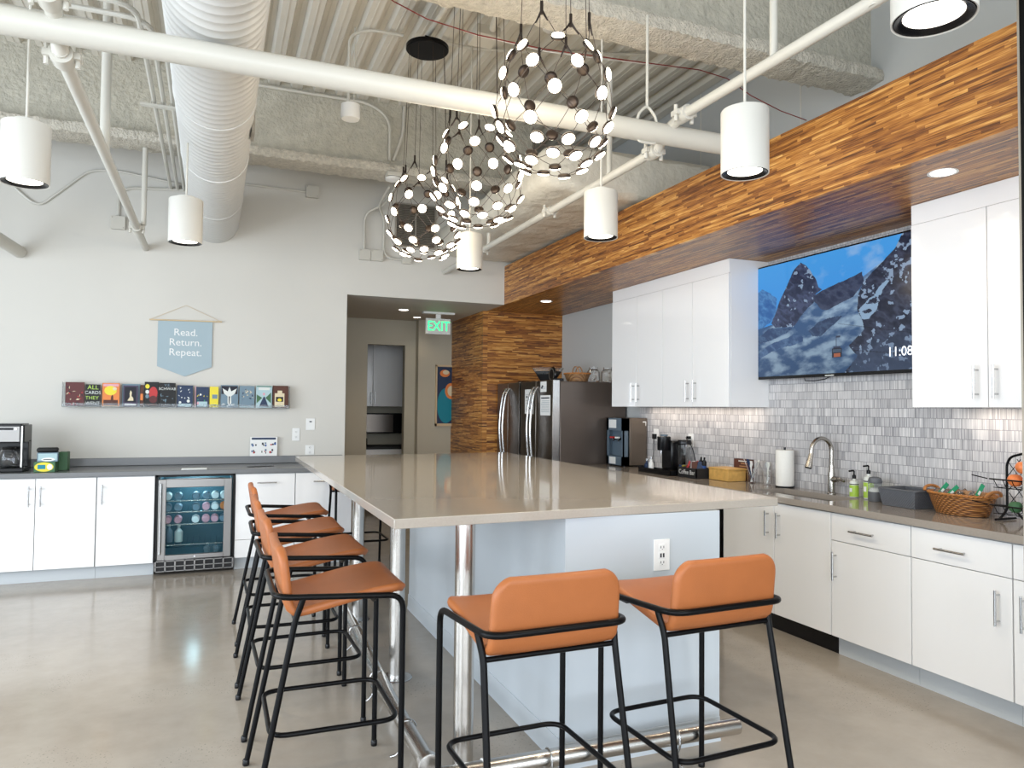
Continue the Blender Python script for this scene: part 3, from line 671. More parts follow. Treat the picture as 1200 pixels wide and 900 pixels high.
b = new('cooler_frame').box((-.45, YF-.02, .030), (.19, YF-.012, .037)).box((-.45, YF-.02, .117), (.19, YF-.012, .125)).box((-.45, YF-.02, .071), (.19, YF-.012, .078))
for k in range(9): xx = -.45+.632*k/8; b.box((xx, YF-.02, .03), (xx+.012, YF-.012, .125))
b.build('vent_grille', t)
new('black_matte').box((-.45, YF-.008, .025), (.19, YF+.02, .128)).build('grille_backing', t)
SH = (.635, .535, .425, .245)
for z in SH:
    b = new('chrome').tube([(-.415, YF+.06, z), (.155, YF+.06, z)], .005, 8)
    for k in range(12): xx = -.40+.05*k; b.tube([(xx, YF+.06, z), (xx, YF+.50, z)], .002, 5)
    b.build('wire_shelf', t)
lamp('cooler_light', (-.13, YF+.3, .83), 9, (.65, .9, 1), .05)
def can_mesh(c1, top):
    b = new(c1).lathe([(.027, 0), (.033, .006), (.033, .095), (.028, .105)], (0, 0, 0), 16)
    b.use(top).lathe([(.028, .105), (.025, .103), (0, .103)], (0, 0, 0), 16); return b
cans = {}
for k, (c1, lab) in enumerate((('pink', 'pink'), ('white_plastic', 'white'), ('bluegrey', 'blue grey'), ('orange', 'orange'))):
    o = can_mesh(c1, 'chrome').build('drink_can'); cans[c1] = (o, lab)
used = {}
def put_can(c1, x, z, lab, grp):
    src = cans[c1][0]; o = src if c1 not in used else src.copy()
    if c1 in used: C.objects.link(o)
    used[c1] = 1
    o.rotation_euler = (PI/2, 0, 0); o.location = (x, YF+.18, z+.0385); tag(o, lab, 'drink can', grp)
cols = [('white_plastic', 'bluegrey', 'bluegrey', 'bluegrey', 'white_plastic', 'white_plastic'), ('bluegrey', 'bluegrey', 'bluegrey', 'pink', 'white_plastic', 'orange'), ('pink', 'pink', 'white_plastic', 'pink', 'pink', 'bluegrey')]
for ri, z in enumerate((SH[0], SH[1], SH[2])):
    for ci, x in enumerate((-.36, -.275, -.13, -.045, .03, .105)):
        c1 = cols[ri][ci]; nm = ('top', 'second', 'third')[ri]
        n = [j for j in range(6) if cols[ri][j] == c1].index(ci); tot = cols[ri].count(c1)
        pos = '' if tot == 1 else ('leftmost ', 'second ', 'third ', 'fourth ')[n] if n < tot-1 else 'rightmost '
        put_can(c1, x, z, f'{pos}{cans[c1][1]} can lying on the {nm} shelf of the drinks cooler', 'cans lying in the drinks cooler')
def bottle(name, mn, x, y, z, h, r, lab, cat, neck=.35, cap='white_plastic', grp=None, base=None):
    t = thing(name, lab, cat, (x, y, z), grp)
    new(mn).lathe([(r*.9, z), (r, z+.004), (r, z+h*.62), (r*neck, z+h*.8), (r*neck, z+h*.93)], (x, y, 0), 20).build('bottle_body', t)
    new(cap).lathe([(r*neck*1.15, z+h*.9), (r*neck*1.15, z+h), (0, z+h)], (x, y, 0), 16).build('cap', t); return t
bottle('drink_bottle', 'bluegrey', -.35, YF+.2, SH[3]+.006, .16, .03, 'slim blue grey bottle standing at the left inside the drinks cooler', 'bottle', grp=None)
bottle('drink_bottle', 'soap_white', -.27, YF+.2, SH[3]+.006, .15, .034, 'pale bottle standing left inside the drinks cooler', 'bottle')
bottle('drink_bottle', 'clear', -.03, YF+.2, .136, .09, .028, 'left one of two small clear bottles at the bottom of the drinks cooler', 'bottle')
bottle('drink_bottle', 'clear', .045, YF+.2, .136, .09, .028, 'right one of two small clear bottles at the bottom of the drinks cooler', 'bottle')
# coffee maker at far left
t = thing('drip_coffee_maker', 'black and steel drip coffee maker at the left end of the back worktop', 'coffee maker', (-1.60, 7.45, .912))
ZC = .913; ya, yb = 7.33, 7.62; xa, xb = -1.72, -1.475
new('black').box((xa, ya, ZC), (xb, yb, ZC+.035)).build('base', t, bev=.006)
new('black').box((xa, yb-.11, ZC+.035), (xb, yb, ZC+.26)).build('water_tank', t, bev=.004)
new('black').box((xa, ya+.01, ZC+.245), (xb, yb, ZC+.395)).box((xa+.01, ya, ZC+.38), (xb-.02, yb-.02, ZC+.405)).build('brew_head', t, bev=.006)
new('cooler_frame').box((xa+.012, ya+.003, ZC+.255), (xb-.035, ya+.0095, ZC+.385)).build('control_panel', t)
new('black').box((xa+.06, ya+.0005, ZC+.352), (xb-.08, ya+.0025, ZC+.372)).build('display', t)
for x in (xa+.045, xb-.062): new('chrome').lathe([(.010, -.006), (.010, 0)], (x, ya+.003, ZC+.362), 14, ax=1).build('button', t)
new('steel').box((xb-.022, ya+.002, ZC+.04), (xb-.012, ya+.009, ZC+.385)).build('trim_strip', t)
cg = new('glass').lathe([(.055, 0), (.075, .03), (.078, .09), (.055, .14), (.05, .15)], (-1.60, ya+.09, ZC+.037), 24).build('carafe', t, solid=.003)
new('black').lathe([(.052, .15), (.056, .155), (.05, .17), (0, .172)], (-1.60, ya+.09, ZC+.037), 24).build('lid', cg)
new('black').tube(rnd([(-1.60+.05, ya+.05, ZC+.18), (-1.60+.10, ya+.02, ZC+.18), (-1.60+.10, ya+.02, ZC+.08), (-1.60+.07, ya+.04, ZC+.07)], .02), .008, 8).build('handle', cg)
def boxthing(name, mn, x0, x1, y0, y1, z0, z1, lab, cat, rot=0, bev=.002, marks=()):
    cx_, cy_ = (x0+x1)/2, (y0+y1)/2
    t = thing(name, lab, cat, (cx_, cy_, z0)); t.rotation_euler = (0, 0, rot)
    new(mn).box((x0, y0, z0), (x1, y1, z1)).build('carton', t, bev=bev)
    for i, (m2, kind, a) in enumerate(marks):
        b = new(m2)
        u0, u1, v0, v1 = a; p = lambda u, v: (x0+(x1-x0)*u, y0-.0012-.0004*i, z0+(z1-z0)*v)
        if kind == 'rect': b.quad(p(u0, v0), p(u1, v0), p(u1, v1), p(u0, v1))
        else:
            n = 28; b._f([b.b.verts.new(p((u0+u1)/2+(u1-u0)/2*math.cos(2*PI*k/n), (v0+v1)/2+(v1-v0)/2*math.sin(2*PI*k/n))) for k in range(n)])
        b.build('printed_panel', t)
    return t
boxthing('pod_carton', 'leafgreen', -1.39, -1.235, 7.16+.12, 7.42, .913, .998, 'yellow and green coffee pod carton at the bottom of the pile on the left worktop', 'carton', marks=[('yellow', 'oval', (.03, .93, .04, .96)), ('teal', 'rect', (.18, .55, .3, .72)), ('white_plastic', 'oval', (.62, .88, .22, .78))])
boxthing('pod_carton', 'bluegrey', -1.375, -1.225, 7.29, 7.42, .9985, 1.075, 'pale blue carton stacked on the yellow carton beside the coffee maker', 'carton', rot=.1, marks=[('sky_paint', 'rect', (.05, .95, .15, .9)), ('white_plastic', 'oval', (.2, .85, .05, .45)), ('ink', 'rect', (.3, .7, .2, .28))])
t = thing('black_pouch', 'black pouch lying tilted on top of the carton pile', 'pouch', (-1.31, 7.36, 1.0765))
o = new('black_matte').box((-1.385, 7.29, 1.079), (-1.225, 7.42, 1.115)).build('pouch_body', t, bev=.015); t.rotation_euler = (0, math.radians(0), .15)
t = thing('pod_box_side', 'dark green box standing right behind the carton pile', 'box', (-1.2, 7.48, .913)); new('leafgreen').box((-1.24, 7.44, .913), (-1.17, 7.56, 1.07)).build('carton', t, bev=.002)
t = thing('paper_tray', 'flat white paper pad lying above the drinks cooler', 'paper pad', (-.15, 7.25, .913))
new('paper').box((-.255, 7.22, .913), (-.045, 7.33, .922)).build('pad', t, bev=.001); new('soap_white').box((-.24, 7.235, .9225), (-.06, 7.315, .9235)).build('top_sheet', t)
tag(new('black_matte').prism([(.30, 7.42), (.36, 7.46), (.44, 7.465), (.52, 7.45), (.55, 7.44), (.46, 7.435), (.40, 7.40), (.33, 7.40)], 2, .913, .917).build('black_mat'), 'thin black irregular mat on the back worktop near the island', 'mat')
# recycling sign standing against wall
t = thing('info_sign', 'white sign with small item pictures standing on the back worktop', 'sign', (.475, 7.86, .986))
new('paper').box((.345, 7.862, .986), (.605, 7.872, 1.178)).build('board', t)
b = new('navy').quad((.36, 7.8612, 1.150), (.59, 7.8612, 1.150), (.59, 7.8612, 1.170), (.36, 7.8612, 1.170)); b.build('header_bar', t)
b = new('ink'); RR = random.Random(4); mats = ['ink', 'bluegrey', 'ink', 'blue', 'ink', 'red']
for i in range(6):
    cx_ = .387+.088*(i % 3); cz_ = 1.105-.075*(i//3)
    for k in range(4):
        b.use(mats[(i+k) % 6]); dx, dz = RR.uniform(-.025, .025), RR.uniform(-.016, .016); s1, s2 = RR.uniform(.004, .010), RR.uniform(.006, .012)
        b.quad((cx_+dx-s1, 7.8612-.0001*k, cz_+dz-s2), (cx_+dx+s1, 7.8612-.0001*k, cz_+dz-s2), (cx_+dx+s1, 7.8612-.0001*k, cz_+dz+s2), (cx_+dx-s1, 7.8612-.0001*k, cz_+dz+s2))
b.build('item_pictures', t, noweld=True)
def outlet(name, m, a, d, z, lab, w=.070, h=.115, kind='duplex'):
    t = thing(name, lab, 'outlet' if kind != 'switch' else 'thermostat', m(a, d, z-h/2))
    new('white_plastic').box(m(a-w/2, d-.006, z-h/2), m(a+w/2, d-.0005, z+h/2)).build('cover_plate', t, bev=.002)
    if kind == 'duplex':
        for s in (-1, 1):
            new('white_plastic').box(m(a-.017, d-.009, z+s*.026-.014), m(a+.017, d-.0062, z+s*.026+.014)).build('socket', t, bev=.002)
            b = new('ink'); 
            b.box(m(a-.008, d-.0096, z+s*.026-.004), m(a-.005, d-.0091, z+s*.026+.006)); b.box(m(a+.005, d-.0096, z+s*.026-.004), m(a+.008, d-.0091, z+s*.026+.006)); b.box(m(a-.002, d-.0096, z+s*.026-.011), m(a+.002, d-.0091, z+s*.026-.008))
            b.build('slots', t)
    elif kind == 'switch': new('ink').box(m(a-.012, d-.0078, z+.02), m(a+.012, d-.0062, z+.032)).build('display', t)
    return t
outlet('wall_outlet', mY, .79, YB, 1.20, 'white outlet on the back wall right of the standing sign', .075, .13)
outlet('thermostat', mY, .933, YB, 1.305, 'small white thermostat on the back wall near the hall opening', .09, .12, 'switch')
outlet('wall_outlet', mY, .93, YB, 1.04, 'white outlet low on the back wall behind the island corner', .09, .10)
# ---- banner
t = thing('felt_banner', 'pale blue felt banner reading Read. Return. Repeat.', 'banner', (-.27, 7.88, 1.77))
new('banner').prism([(-.515, 2.300), (-.515, 1.862), (-.27, 1.768), (-.028, 1.866), (-.028, 2.312)], 1, 7.886, 7.890).build('cloth', t)
new('dowel').tube([(-.592, 7.882, 2.308), (.057, 7.882, 2.318)], .007, 10).build('dowel', t)
new('dowel').tube([(-.58, 7.882, 2.312), (-.27, 7.893, 2.465), (.045, 7.882, 2.322)], .0018, 6).build('cord', t)
for s, z in (('Read.', 2.195), ('Return.', 2.098), ('Repeat.', 2.000)):
    MB().merge(text_mesh(s, .098), face_mtx((-.268, 7.8845, z), (1, 0, 0), (0, 0, 1)), 'white_plastic').build('lettering', t)
# ---- book ledge and books
t = thing('book_ledge', 'narrow clear ledge on the wall holding a row of upright books', 'shelf', (-.29, 7.85, 1.463))
new('clear').box((-1.285, 7.795, 1.463), (.712, 7.899, 1.469)).build('ledge_base', t)
new('clear').box((-1.285, 7.795, 1.469), (.712, 7.798, 1.50)).build('front_lip', t)
for x in (-1.285, .709): new('clear').box((x, 7.798, 1.469), (x+.003, 7.899, 1.69)).build('end_panel', t)
def book(x0, x1, z1, col, lab, art, y=7.815, spine=None, th=.025):
    w, h = x1-x0, z1-1.4695; t = thing('book', lab, 'book', ((x0+x1)/2, y, 1.4695), 'books on the wall ledge')
    b = new(col).box((x0, y, 1.4695), (x1, y+.0015, z1)).box((x0, y+th-.0015, 1.4695), (x1, y+th, z1)).box((x0, y, 1.4695), (x0+.0015, y+th, z1)); b.build('cover', t)
    new('paper').box((x0+.0017, y+.0017, 1.4715), (x1-.002, y+th-.0017, z1-.002)).build('pages', t)
    P = lambda u, v, k: (x0+w*u, y-.0006-.0002*k, 1.4695+h*v)
    groups = {}
    for k, (mn, kind, a) in enumerate(art):
        if kind == 'text':
            s, u, v, sz = a; bb = MB().merge(text_mesh(s, sz), face_mtx(P(u, v, k), (1, 0, 0), (0, 0, 1)), mn); bb.build('cover_text', t); continue
        bb = groups.setdefault('art', MB()); bb.use(mn)
        if kind == 'rect': u0, u1, v0, v1 = a; bb.quad(P(u0, v0, k), P(u1, v0, k), P(u1, v1, k), P(u0, v1, k))
        elif kind == 'oval':
            u, v, ru, rv = a; n = 20; bb._f([bb.b.verts.new(P(u+ru*math.cos(2*PI*i/n), v+rv*math.sin(2*PI*i/n), k)) for i in range(n)])
        elif kind == 'poly': bb._f([bb.b.verts.new(P(u, v, k)) for u, v in a])
    if 'art' in groups: groups['art'].build('cover_art', t, noweld=True)
def squig(mn, n, seed, vr=(.1, .9), ur=(.1, .9), s=(.03, .12)):
    R = random.Random(seed); out = []
    for _ in range(n):
        u, v = R.uniform(*ur), R.uniform(*vr); a, b_ = R.uniform(*s), R.uniform(s[0]*.5, s[1]*.5); th = R.uniform(0, 3.1)
        c, d = math.cos(th), math.sin(th); q = [(-a, -b_*.4), (a*.2, -b_*.7), (a, b_*.3), (-a*.3, b_)]
        out.append((mn, 'poly', [(min(max(u+x*c-y*d, .03), .97), min(max(v+(x*d+y*c)*.7, .03), .97)) for x, y in q]))
    return out
book(-1.262, -1.112, 1.690, 'darkred', 'leftmost book, dark red cover with pale sketchy figures', squig('cream', 7, 1)+squig('red', 8, 2, (.0, .6))+squig('ink', 6, 3))
book(-1.100, -.982, 1.672, 'black_matte', 'black book with pale green block lettering, second from the left', [('lime', 'text', ('ALL', .5, .86, .055)), ('soap_white', 'text', ('CARDS', .5, .62, .042)), ('lime', 'text', ('THEY', .45, .38, .045)), ('soap_white', 'text', ('WENT', .5, .14, .04))])
book(-.965, -.822, 1.688, 'orange', 'orange book with a yellow speech bubble on its cover', [('brown', 'rect', (.08, .92, .04, .28)), ('pink', 'rect', (.06, .94, .86, .96)), ('yellow', 'oval', (.48, .68, .36, .2)), ('cream', 'oval', (.72, .76, .12, .07)), ('brown', 'poly', [(.5, .25), (.66, .25), (.64, .45), (.58, .5), (.52, .42)]), ('cream', 'rect', (.06, .94, .0, .03))])
book(-.805, -.652, 1.684, 'bluegrey', 'tall mottled book behind the purple book on the ledge', squig('brown', 6, 8), y=7.85)
book(-.790, -.670, 1.668, 'purple', 'dark purple book with a pale seated figure on its cover', [('ink', 'rect', (.08, .92, .2, .94)), ('cream', 'poly', [(.3, .28), (.72, .28), (.7, .42), (.58, .5), (.6, .68), (.5, .78), (.44, .62), (.46, .46)]), ('soap_white', 'rect', (.12, .9, .06, .14))])
book(-.650, -.622, 1.675, 'brown', 'thin brown and orange book squeezed left of the tall black books', [('orange', 'rect', (.1, .9, .3, .6))], y=7.83)
book(-.612, -.490, 1.706, 'black_matte', 'tall black book with gold medallions and red glow, left of its black neighbour', [('red', 'oval', (.62, .55, .3, .26)), ('darkred', 'oval', (.62, .3, .28, .15)), ('yellow', 'oval', (.2, .82, .15, .09)), ('soap_white', 'oval', (.2, .6, .13, .08)), ('bluegrey', 'oval', (.2, .42, .13, .08)), ('brown', 'rect', (.1, .9, .06, .12))])
book(-.486, -.345, 1.700, 'black_matte', 'tall black book covered with rows of grey lettering', [('bluegrey', 'text', ('V.E.', .5, .90, .035)), ('soap_white', 'text', ('SCHWAB', .5, .75, .036))]+squig('bluegrey', 16, 12, (.08, .62), (.1, .9), (.03, .09)))
book(-.330, -.190, 1.680, 'navy', 'navy book with pale blue slanted script on its cover', squig('soap_white', 9, 21, (.3, .92), (.12, .9), (.04, .11))+[('sky_paint', 'rect', (.1, .9, .02, .16)), ('soap_white', 'oval', (.2, .22, .08, .05)), ('soap_white', 'oval', (.72, .28, .1, .07))])
book(-.172, -.165, 1.678, 'pink', 'very thin pink edged book between two blue books', [], th=.02)
book(-.160, -.048, 1.668, 'navy', 'navy book with small gold and green lines beside the yellow book', squig('yellow', 4, 31, (.5, .9))+squig('green', 3, 32, (.3, .6))+[('sky_paint', 'rect', (.1, .9, .02, .28)), ('soap_white', 'oval', (.35, .62, .08, .05)), ('pink', 'oval', (.15, .2, .08, .06))])
book(-.040, .040, 1.672, 'yellow', 'bright yellow book on the ledge', [('bluegrey', 'rect', (.3, .9, .42, .62)), ('leafgreen', 'rect', (.2, .9, .1, .14))], y=7.82)
book(.060, .222, 1.690, 'bluegrey', 'grey book with a white winged figure on its cover', [('ink', 'rect', (.04, .96, .6, .96)), ('soap_white', 'poly', [(.1, .86), (.4, .72), (.5, .92), (.6, .72), (.92, .86), (.8, .62), (.6, .5), (.62, .2), (.5, .06), (.4, .2), (.4, .5), (.2, .62)]), ('ink', 'poly', [(.46, .5), (.54, .5), (.52, .15), (.48, .15)])]+squig('soap_white', 5, 41, (.02, .2)))
book(.232, .375, 1.686, 'bluegrey', 'blue grey book with pale branching sketch on its cover', squig('cream', 9, 51, (.2, .8))+squig('navy', 8, 52)+[('sky_paint', 'rect', (.05, .95, .0, .06))])
book(.388, .540, 1.692, 'sky_paint', 'book with a green landscape and dark road on its cover', [('leafgreen', 'poly', [(.05, .2), (.4, .45), (.05, .6)]), ('leafgreen', 'poly', [(.95, .2), (.6, .45), (.95, .7)]), ('navy', 'poly', [(.2, .05), (.8, .05), (.56, .5), (.48, .5)]), ('pink', 'oval', (.5, .62, .08, .06)), ('soap_white', 'rect', (.15, .85, .8, .92)), ('leafgreen', 'rect', (.04, .96, .94, .98))])
book(.550, .698, 1.694, 'brown', 'rightmost book, dark brown cover with a cream card picture', [('cream', 'rect', (.12, .75, .05, .66)), ('ink', 'rect', (.2, .68, .28, .5)), ('yellow', 'oval', (.44, .36, .14, .07)), ('cream', 'rect', (.3, .6, .66, .78))])
# ================================================================ ISLAND
isl = [(.632, 2.735), (2.53, 2.845), (2.60, 6.62), (.642, 6.45)]
tag(new('island_quartz').prism(isl, 2, 1.032, 1.070).build('island_countertop', bev=.003), 'large glossy greige island countertop at bar height', 'countertop')
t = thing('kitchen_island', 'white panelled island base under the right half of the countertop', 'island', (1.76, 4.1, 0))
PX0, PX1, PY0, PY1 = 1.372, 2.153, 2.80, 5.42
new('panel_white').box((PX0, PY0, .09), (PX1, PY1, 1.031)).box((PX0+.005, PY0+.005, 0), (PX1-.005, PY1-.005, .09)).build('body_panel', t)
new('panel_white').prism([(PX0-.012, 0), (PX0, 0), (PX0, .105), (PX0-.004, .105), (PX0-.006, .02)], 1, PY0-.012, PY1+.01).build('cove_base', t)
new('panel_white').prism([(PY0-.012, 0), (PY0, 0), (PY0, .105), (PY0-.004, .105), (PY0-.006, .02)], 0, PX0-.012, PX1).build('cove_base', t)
ot = thing('island_outlet', 'white outlet on the near end of the white island base', 'outlet', (1.842, PY0, .78))
new('white_plastic').box((1.800, PY0-.006, .782), (1.882, PY0-.0005, .918)).build('cover_plate', ot, bev=.002)
for z in (.818, .850, .884):
    b = new('white_plastic').box((1.824, PY0-.009, z-.014), (1.858, PY0-.0062, z+.014)); o = b.build('socket', ot, bev=.001)
    b = new('ink')
    if z == .850: b.box((1.830, PY0-.0098, z-.010), (1.838, PY0-.0091, z+.008)); b.box((1.844, PY0-.0098, z-.010), (1.852, PY0-.0091, z+.008))
    else: b.box((1.832, PY0-.0098, z-.004), (1.835, PY0-.0091, z+.006)); b.box((1.847, PY0-.0098, z-.004), (1.850, PY0-.0091, z+.006)); b.box((1.839, PY0-.0098, z-.010), (1.843, PY0-.0091, z-.007))
    b.build('slots', o)
for y, lab in ((2.885, 'nearest brushed steel column carrying the island countertop'), (4.06, 'second brushed steel column under the island countertop'), (5.26, 'third and farthest brushed steel column under the island countertop')):
    t = thing('support_column', lab, 'column', (.962, y, 0), 'steel columns under the island countertop')
    new('steel').tube([(.962, y, .006), (.962, y, 1.031)], .041, 32).build('column_tube', t)
    new('chrome').lathe([(.088, 0), (.088, .004), (.084, .008), (.042, .010)], (.962, y, 0), 40).build('base_plate', t)
t = thing('side_foot_rail', 'long tubular steel foot rail on the floor beside the left stools', 'foot rail', (.80, 4.4, 0))
zr = .115
new('steel').tube([(.795, 2.78, zr), (.80, 3.5, zr), (.84, 4.6, zr), (.86, 6.2, zr)], .034, 24).build('rail_tube', t)
new('steel').lathe([(.036, -.02), (.046, -.018), (.046, .018), (.036, .02)], (.795, 2.80, zr), 28, ax=1).build('end_collar', t)
def bracket(x, y, ax, t):
    b = new('chrome'); d = Vector((1, 0, 0)) if ax == 1 else Vector((0, 1, 0)); c = Vector((x, y, zr))
    for s in (-1, 1): b.tube(rnd([c+d*s*.034+Vector((0, 0, .0)), c+d*s*.036+Vector((0, 0, -.03)), c+d*s*.012+Vector((0, 0, -.07)), c+d*s*.05+Vector((0, 0, -zr+.008)), c+d*s*.075+Vector((0, 0, -zr+.006))], .02), .005, 8)
    b.tube([c+Vector((d.x*.037*math.cos(a), d.y*.037*math.cos(a), .037*math.sin(a))) for a in [PI*k/10 for k in range(11)]], .0035, 6)
    b.build('floor_bracket', t)
for y in (3.15, 3.78, 4.6, 5.5): bracket(.80 if y < 3.9 else .835, y, 1, t)
t = thing('end_foot_rail', 'tubular steel foot rail crossing in front of the island end', 'foot rail', (1.5, 2.68, 0))
new('steel').tube([(.80, 2.694, zr), (2.145, 2.668, zr)], .034, 24).build('rail_tube', t)
new('white_plastic').lathe([(.035, -.009), (.040, -.008), (.040, .008), (.035, .009)], (.985, 2.69, zr), 28, ax=0).build('collar', t)
bracket(1.83, 2.674, 0, t); bracket(1.25, 2.686, 0, t)
# ================================================================ BAR STOOLS
def make_stool():
    t = thing('bar_stool', '-', 'bar stool', (0, 0, 0), 'tan bar stools around the island')
    r = .0112; w = .247
    for s in (-1, 1):       # front leg flowing into the side rail
        new('black_metal').tube(rnd([(.262, s*w, .004), (.262, s*w, .772), (.10, s*w, .782)], .055, 7), r, 12).build('leg', t)
        o = new('black_metal').tube(rnd([(-.105, s*w, .795), (-.132, s*(w-.012), .712), (-.268, s*(w+.006), .004)], .03, 6), r, 12).build('leg', t)
    for x, s in ((.262, 1), (.262, -1), (-.268, 1), (-.268, -1)):
        new('black').lathe([(.013, 0), (.014, .004), (.014, .022), (.011, .026)], (x, s*(w+(.006 if x < 0 else 0)), 0), 12).build('foot_cap', t)
    new('black_metal').tube(rnd([(.10, w, .782), (-.205, w, .800), (-.205, -w, .800), (.10, -w, .782)], .07, 8), r, 12).build('back_rail', t)
    new('black_metal').tube([(-.130, -w+.012, .708), (-.130, w-.012, .708)], .009, 10).build('seat_crossbar', t)
    new('black_metal').tube([(.16, -w, .778), (.16, -w+.05, .752), (.16, w-.05, .752), (.16, w, .778)], .009, 10).build('seat_crossbar', t)
    new('black_metal').tube(rnd([(.255, w-.02, .30), (.255, -w+.02, .30), (-.210, -w+.02, .30), (-.210, w-.02, .30)], .07, 7, closed=True), .0095, 12, closed=True).build('footrest_ring', t)
    # upholstered shell
    prof = [(.284, .774), (.262, .791), (.16, .783), (0, .752), (-.152, .722), (-.170, .84), (-.192, .97)]
    P = rnd([(x, 0, z) for x, z in prof], .055, 8)
    # resample evenly
    L = [0]
    for a, c in zip(P, P[1:]): L.append(L[-1]+(c-a).length)
    T = L[-1]; N = 44; K = 20; pts = []
    for i in range(N+1):
        s_ = .5-.5*math.cos(PI*i/N); s_ = (.55*s_+.45*i/N)*T; j = 0
        while j < len(L)-2 and L[j+1] < s_: j += 1
        pts.append((P[j].lerp(P[j+1], (s_-L[j])/max(L[j+1]-L[j], 1e-6)), s_))
    SS = sorted(set([0, .003, .008, .014, .022, .032, .045, .06, .08]+[T*(i/30) for i in range(5, 27)]+[T-d for d in (0, .003, .008, .014, .022, .032, .045, .06, .075)]))
    VV = [0, .003, .008, .014, .022, .035]
    H = .0165
    def mid(s_):
        j = 0
        while j < len(L)-2 and L[j+1] < s_: j += 1
        return P[j].lerp(P[j+1], min(max((s_-L[j])/max(L[j+1]-L[j], 1e-6), 0), 1))
    def half(s_):
        hw = .232-.006*min(max((s_/T-.5)*2, 0), 1); rc, re, e = .07, .075, T-s_
        if s_ < rc: hw -= rc-math.sqrt(max(rc*rc-(rc-s_)**2, 0))
        if e < re: hw -= re-math.sqrt(max(re*re-(re-e)**2, 0))
        return hw
    top, bot = [], []
    for s_ in SS:
        p, hw = mid(s_), half(s_); tg = (mid(min(s_+.012, T))-mid(max(s_-.012, 0))).normalized(); nr = Vector((tg.z, 0, -tg.x))
        lat = [-hw+d for d in VV]+[(-hw+.035)+(2*hw-.07)*k/10 for k in range(1, 10)]+[hw-d for d in VV[::-1]]
        rt, rb = [], []
        for yv in lat:
            d = min(hw-abs(yv), s_, T-s_)
            # distance to the rounded corner outline
            d = max(min(d, H), 0); h = H*math.sqrt(max(1-(1-d/H)**2, 0))
            f = abs(yv/.232)**3; back = s_/T
            off = Vector((.014*f*max(0, (back-.6)/.4), 0, .008*f*(1-back)))
            c = Vector((p.x, yv, p.z))+off
            rt.append(c-nr*h); rb.append(c+nr*h)
        top.append(rt); bot.append(rb)
    b = new('leather')
    TV = [[b.b.verts.new(v) for v in r_] for r_ in top]; BV = [[b.b.verts.new(v) for v in r_] for r_ in bot]
    for G_ in (TV, BV):
        for A, B in zip(G_, G_[1:]):
            for k in range(len(A)-1): b._f([A[k], A[k+1], B[k+1], B[k]])
    bmesh.ops.remove_doubles(b.b, verts=b.b.verts, dist=2e-4)
    o = b.build('seat_shell', t)
    for f in o.data.polygons: f.use_smooth = True
    return t
st = make_stool(); index_kids()
spots = [((.424, 3.045, 0), 0, 'nearest tan bar stool in the row along the left side of the island'),
         ((.420, 3.79, 0), .02, 'second nearest tan bar stool along the left side of the island'),
         ((.418, 4.46, 0), -.01, 'third tan bar stool along the left side, partly hidden by nearer ones'),
         ((.430, 5.19, 0), .01, 'fourth tan bar stool along the left side, nearest the drinks cooler'),
         ((1.02, 2.315, 0), PI/2+.03, 'left tan bar stool of the two seen from behind at the near island end'),
         ((1.690, 2.345, 0), PI/2+.05, 'right tan bar stool of the two seen from behind, beside the island outlet'),
         ((1.255, 6.86, 0), -PI/2, 'tan bar stool at the far end of the island mostly hidden under the countertop')]
for i, (loc, rz, lab) in enumerate(spots):
    o = st if i == 0 else tree(st)
    o.location = loc; o.rotation_euler = (0, 0, rz); o['label'] = lab
# ================================================================ RIGHT KITCHEN RUN
XF = 3.54
def base_x(lab, a0, a1, fronts, kick='kick', ztop=.874):
    t = thing('base_cabinet', lab, 'cabinet', (XF+.3, (a0+a1)/2, 0)); cab_parts(t, mX, XF, XR-XF-.002, (a0, a1, .115, ztop), fronts)
    new(kick).box((XF+.06, a0, 0), (XF+.08, a1, .1145)).build('toe_kick', t); return t
G = .0
base_x('white base cabinet with drawer cut by the right edge of the picture', 2.03, 2.402, [(2.03, 2.402, .70, .868, 'drawer', (2.2, .775, False)), (2.03, 2.402, .118, .70, 'door', (2.345, .548, True))])
base_x('white base cabinet with drawer below the wicker bread basket', 2.404, 2.956, [(2.404, 2.956, .70, .868, 'drawer', (2.71, .776, False)), (2.404, 2.956, .118, .70, 'door', (2.469, .548, True))])
base_x('white base cabinet with drawer below the soap bottles', 2.958, 3.520, [(2.958, 3.520, .70, .868, 'drawer', (3.27, .777, False)), (2.958, 3.520, .118, .70, 'door', (3.48, .548, True))])
base_x('white two door sink cabinet above the black toe kick', 3.522, 4.560, [(3.522, 4.022, .118, .868, 'door', (3.965, .722, True)), (4.022, 4.560, .118, .868, 'door', (4.075, .722, True))], 'black', .70)
t = thing('dishwasher', 'stainless dishwasher in the counter run mostly hidden behind the island', 'dishwasher', (XF+.3, 4.9, 0))
new('black').box((XF+.03, 4.575, .02), (XR-.003, 5.205, .868)).build('tub', t); new('dark_steel').box((XF-.01, 4.61, .12), (XF+.029, 5.20, .865)).build('door', t, bev=.004)
new('chrome').tube([(XF-.05, 4.66, .80), (XF-.05, 5.14, .80)], .010, 10).tube([(XF-.05, 4.70, .80), (XF-.01, 4.70, .80)], .007, 8).tube([(XF-.05, 5.10, .80), (XF-.01, 5.10, .80)], .007, 8).build('handle', t)
base_x('white two door base cabinet left of the dishwasher behind the island', 5.22, 6.82, [(5.22, 6.02, .118, .868, 'door', (5.97, .72, True)), (6.02, 6.82, .118, .868, 'door', (6.07, .72, True))])
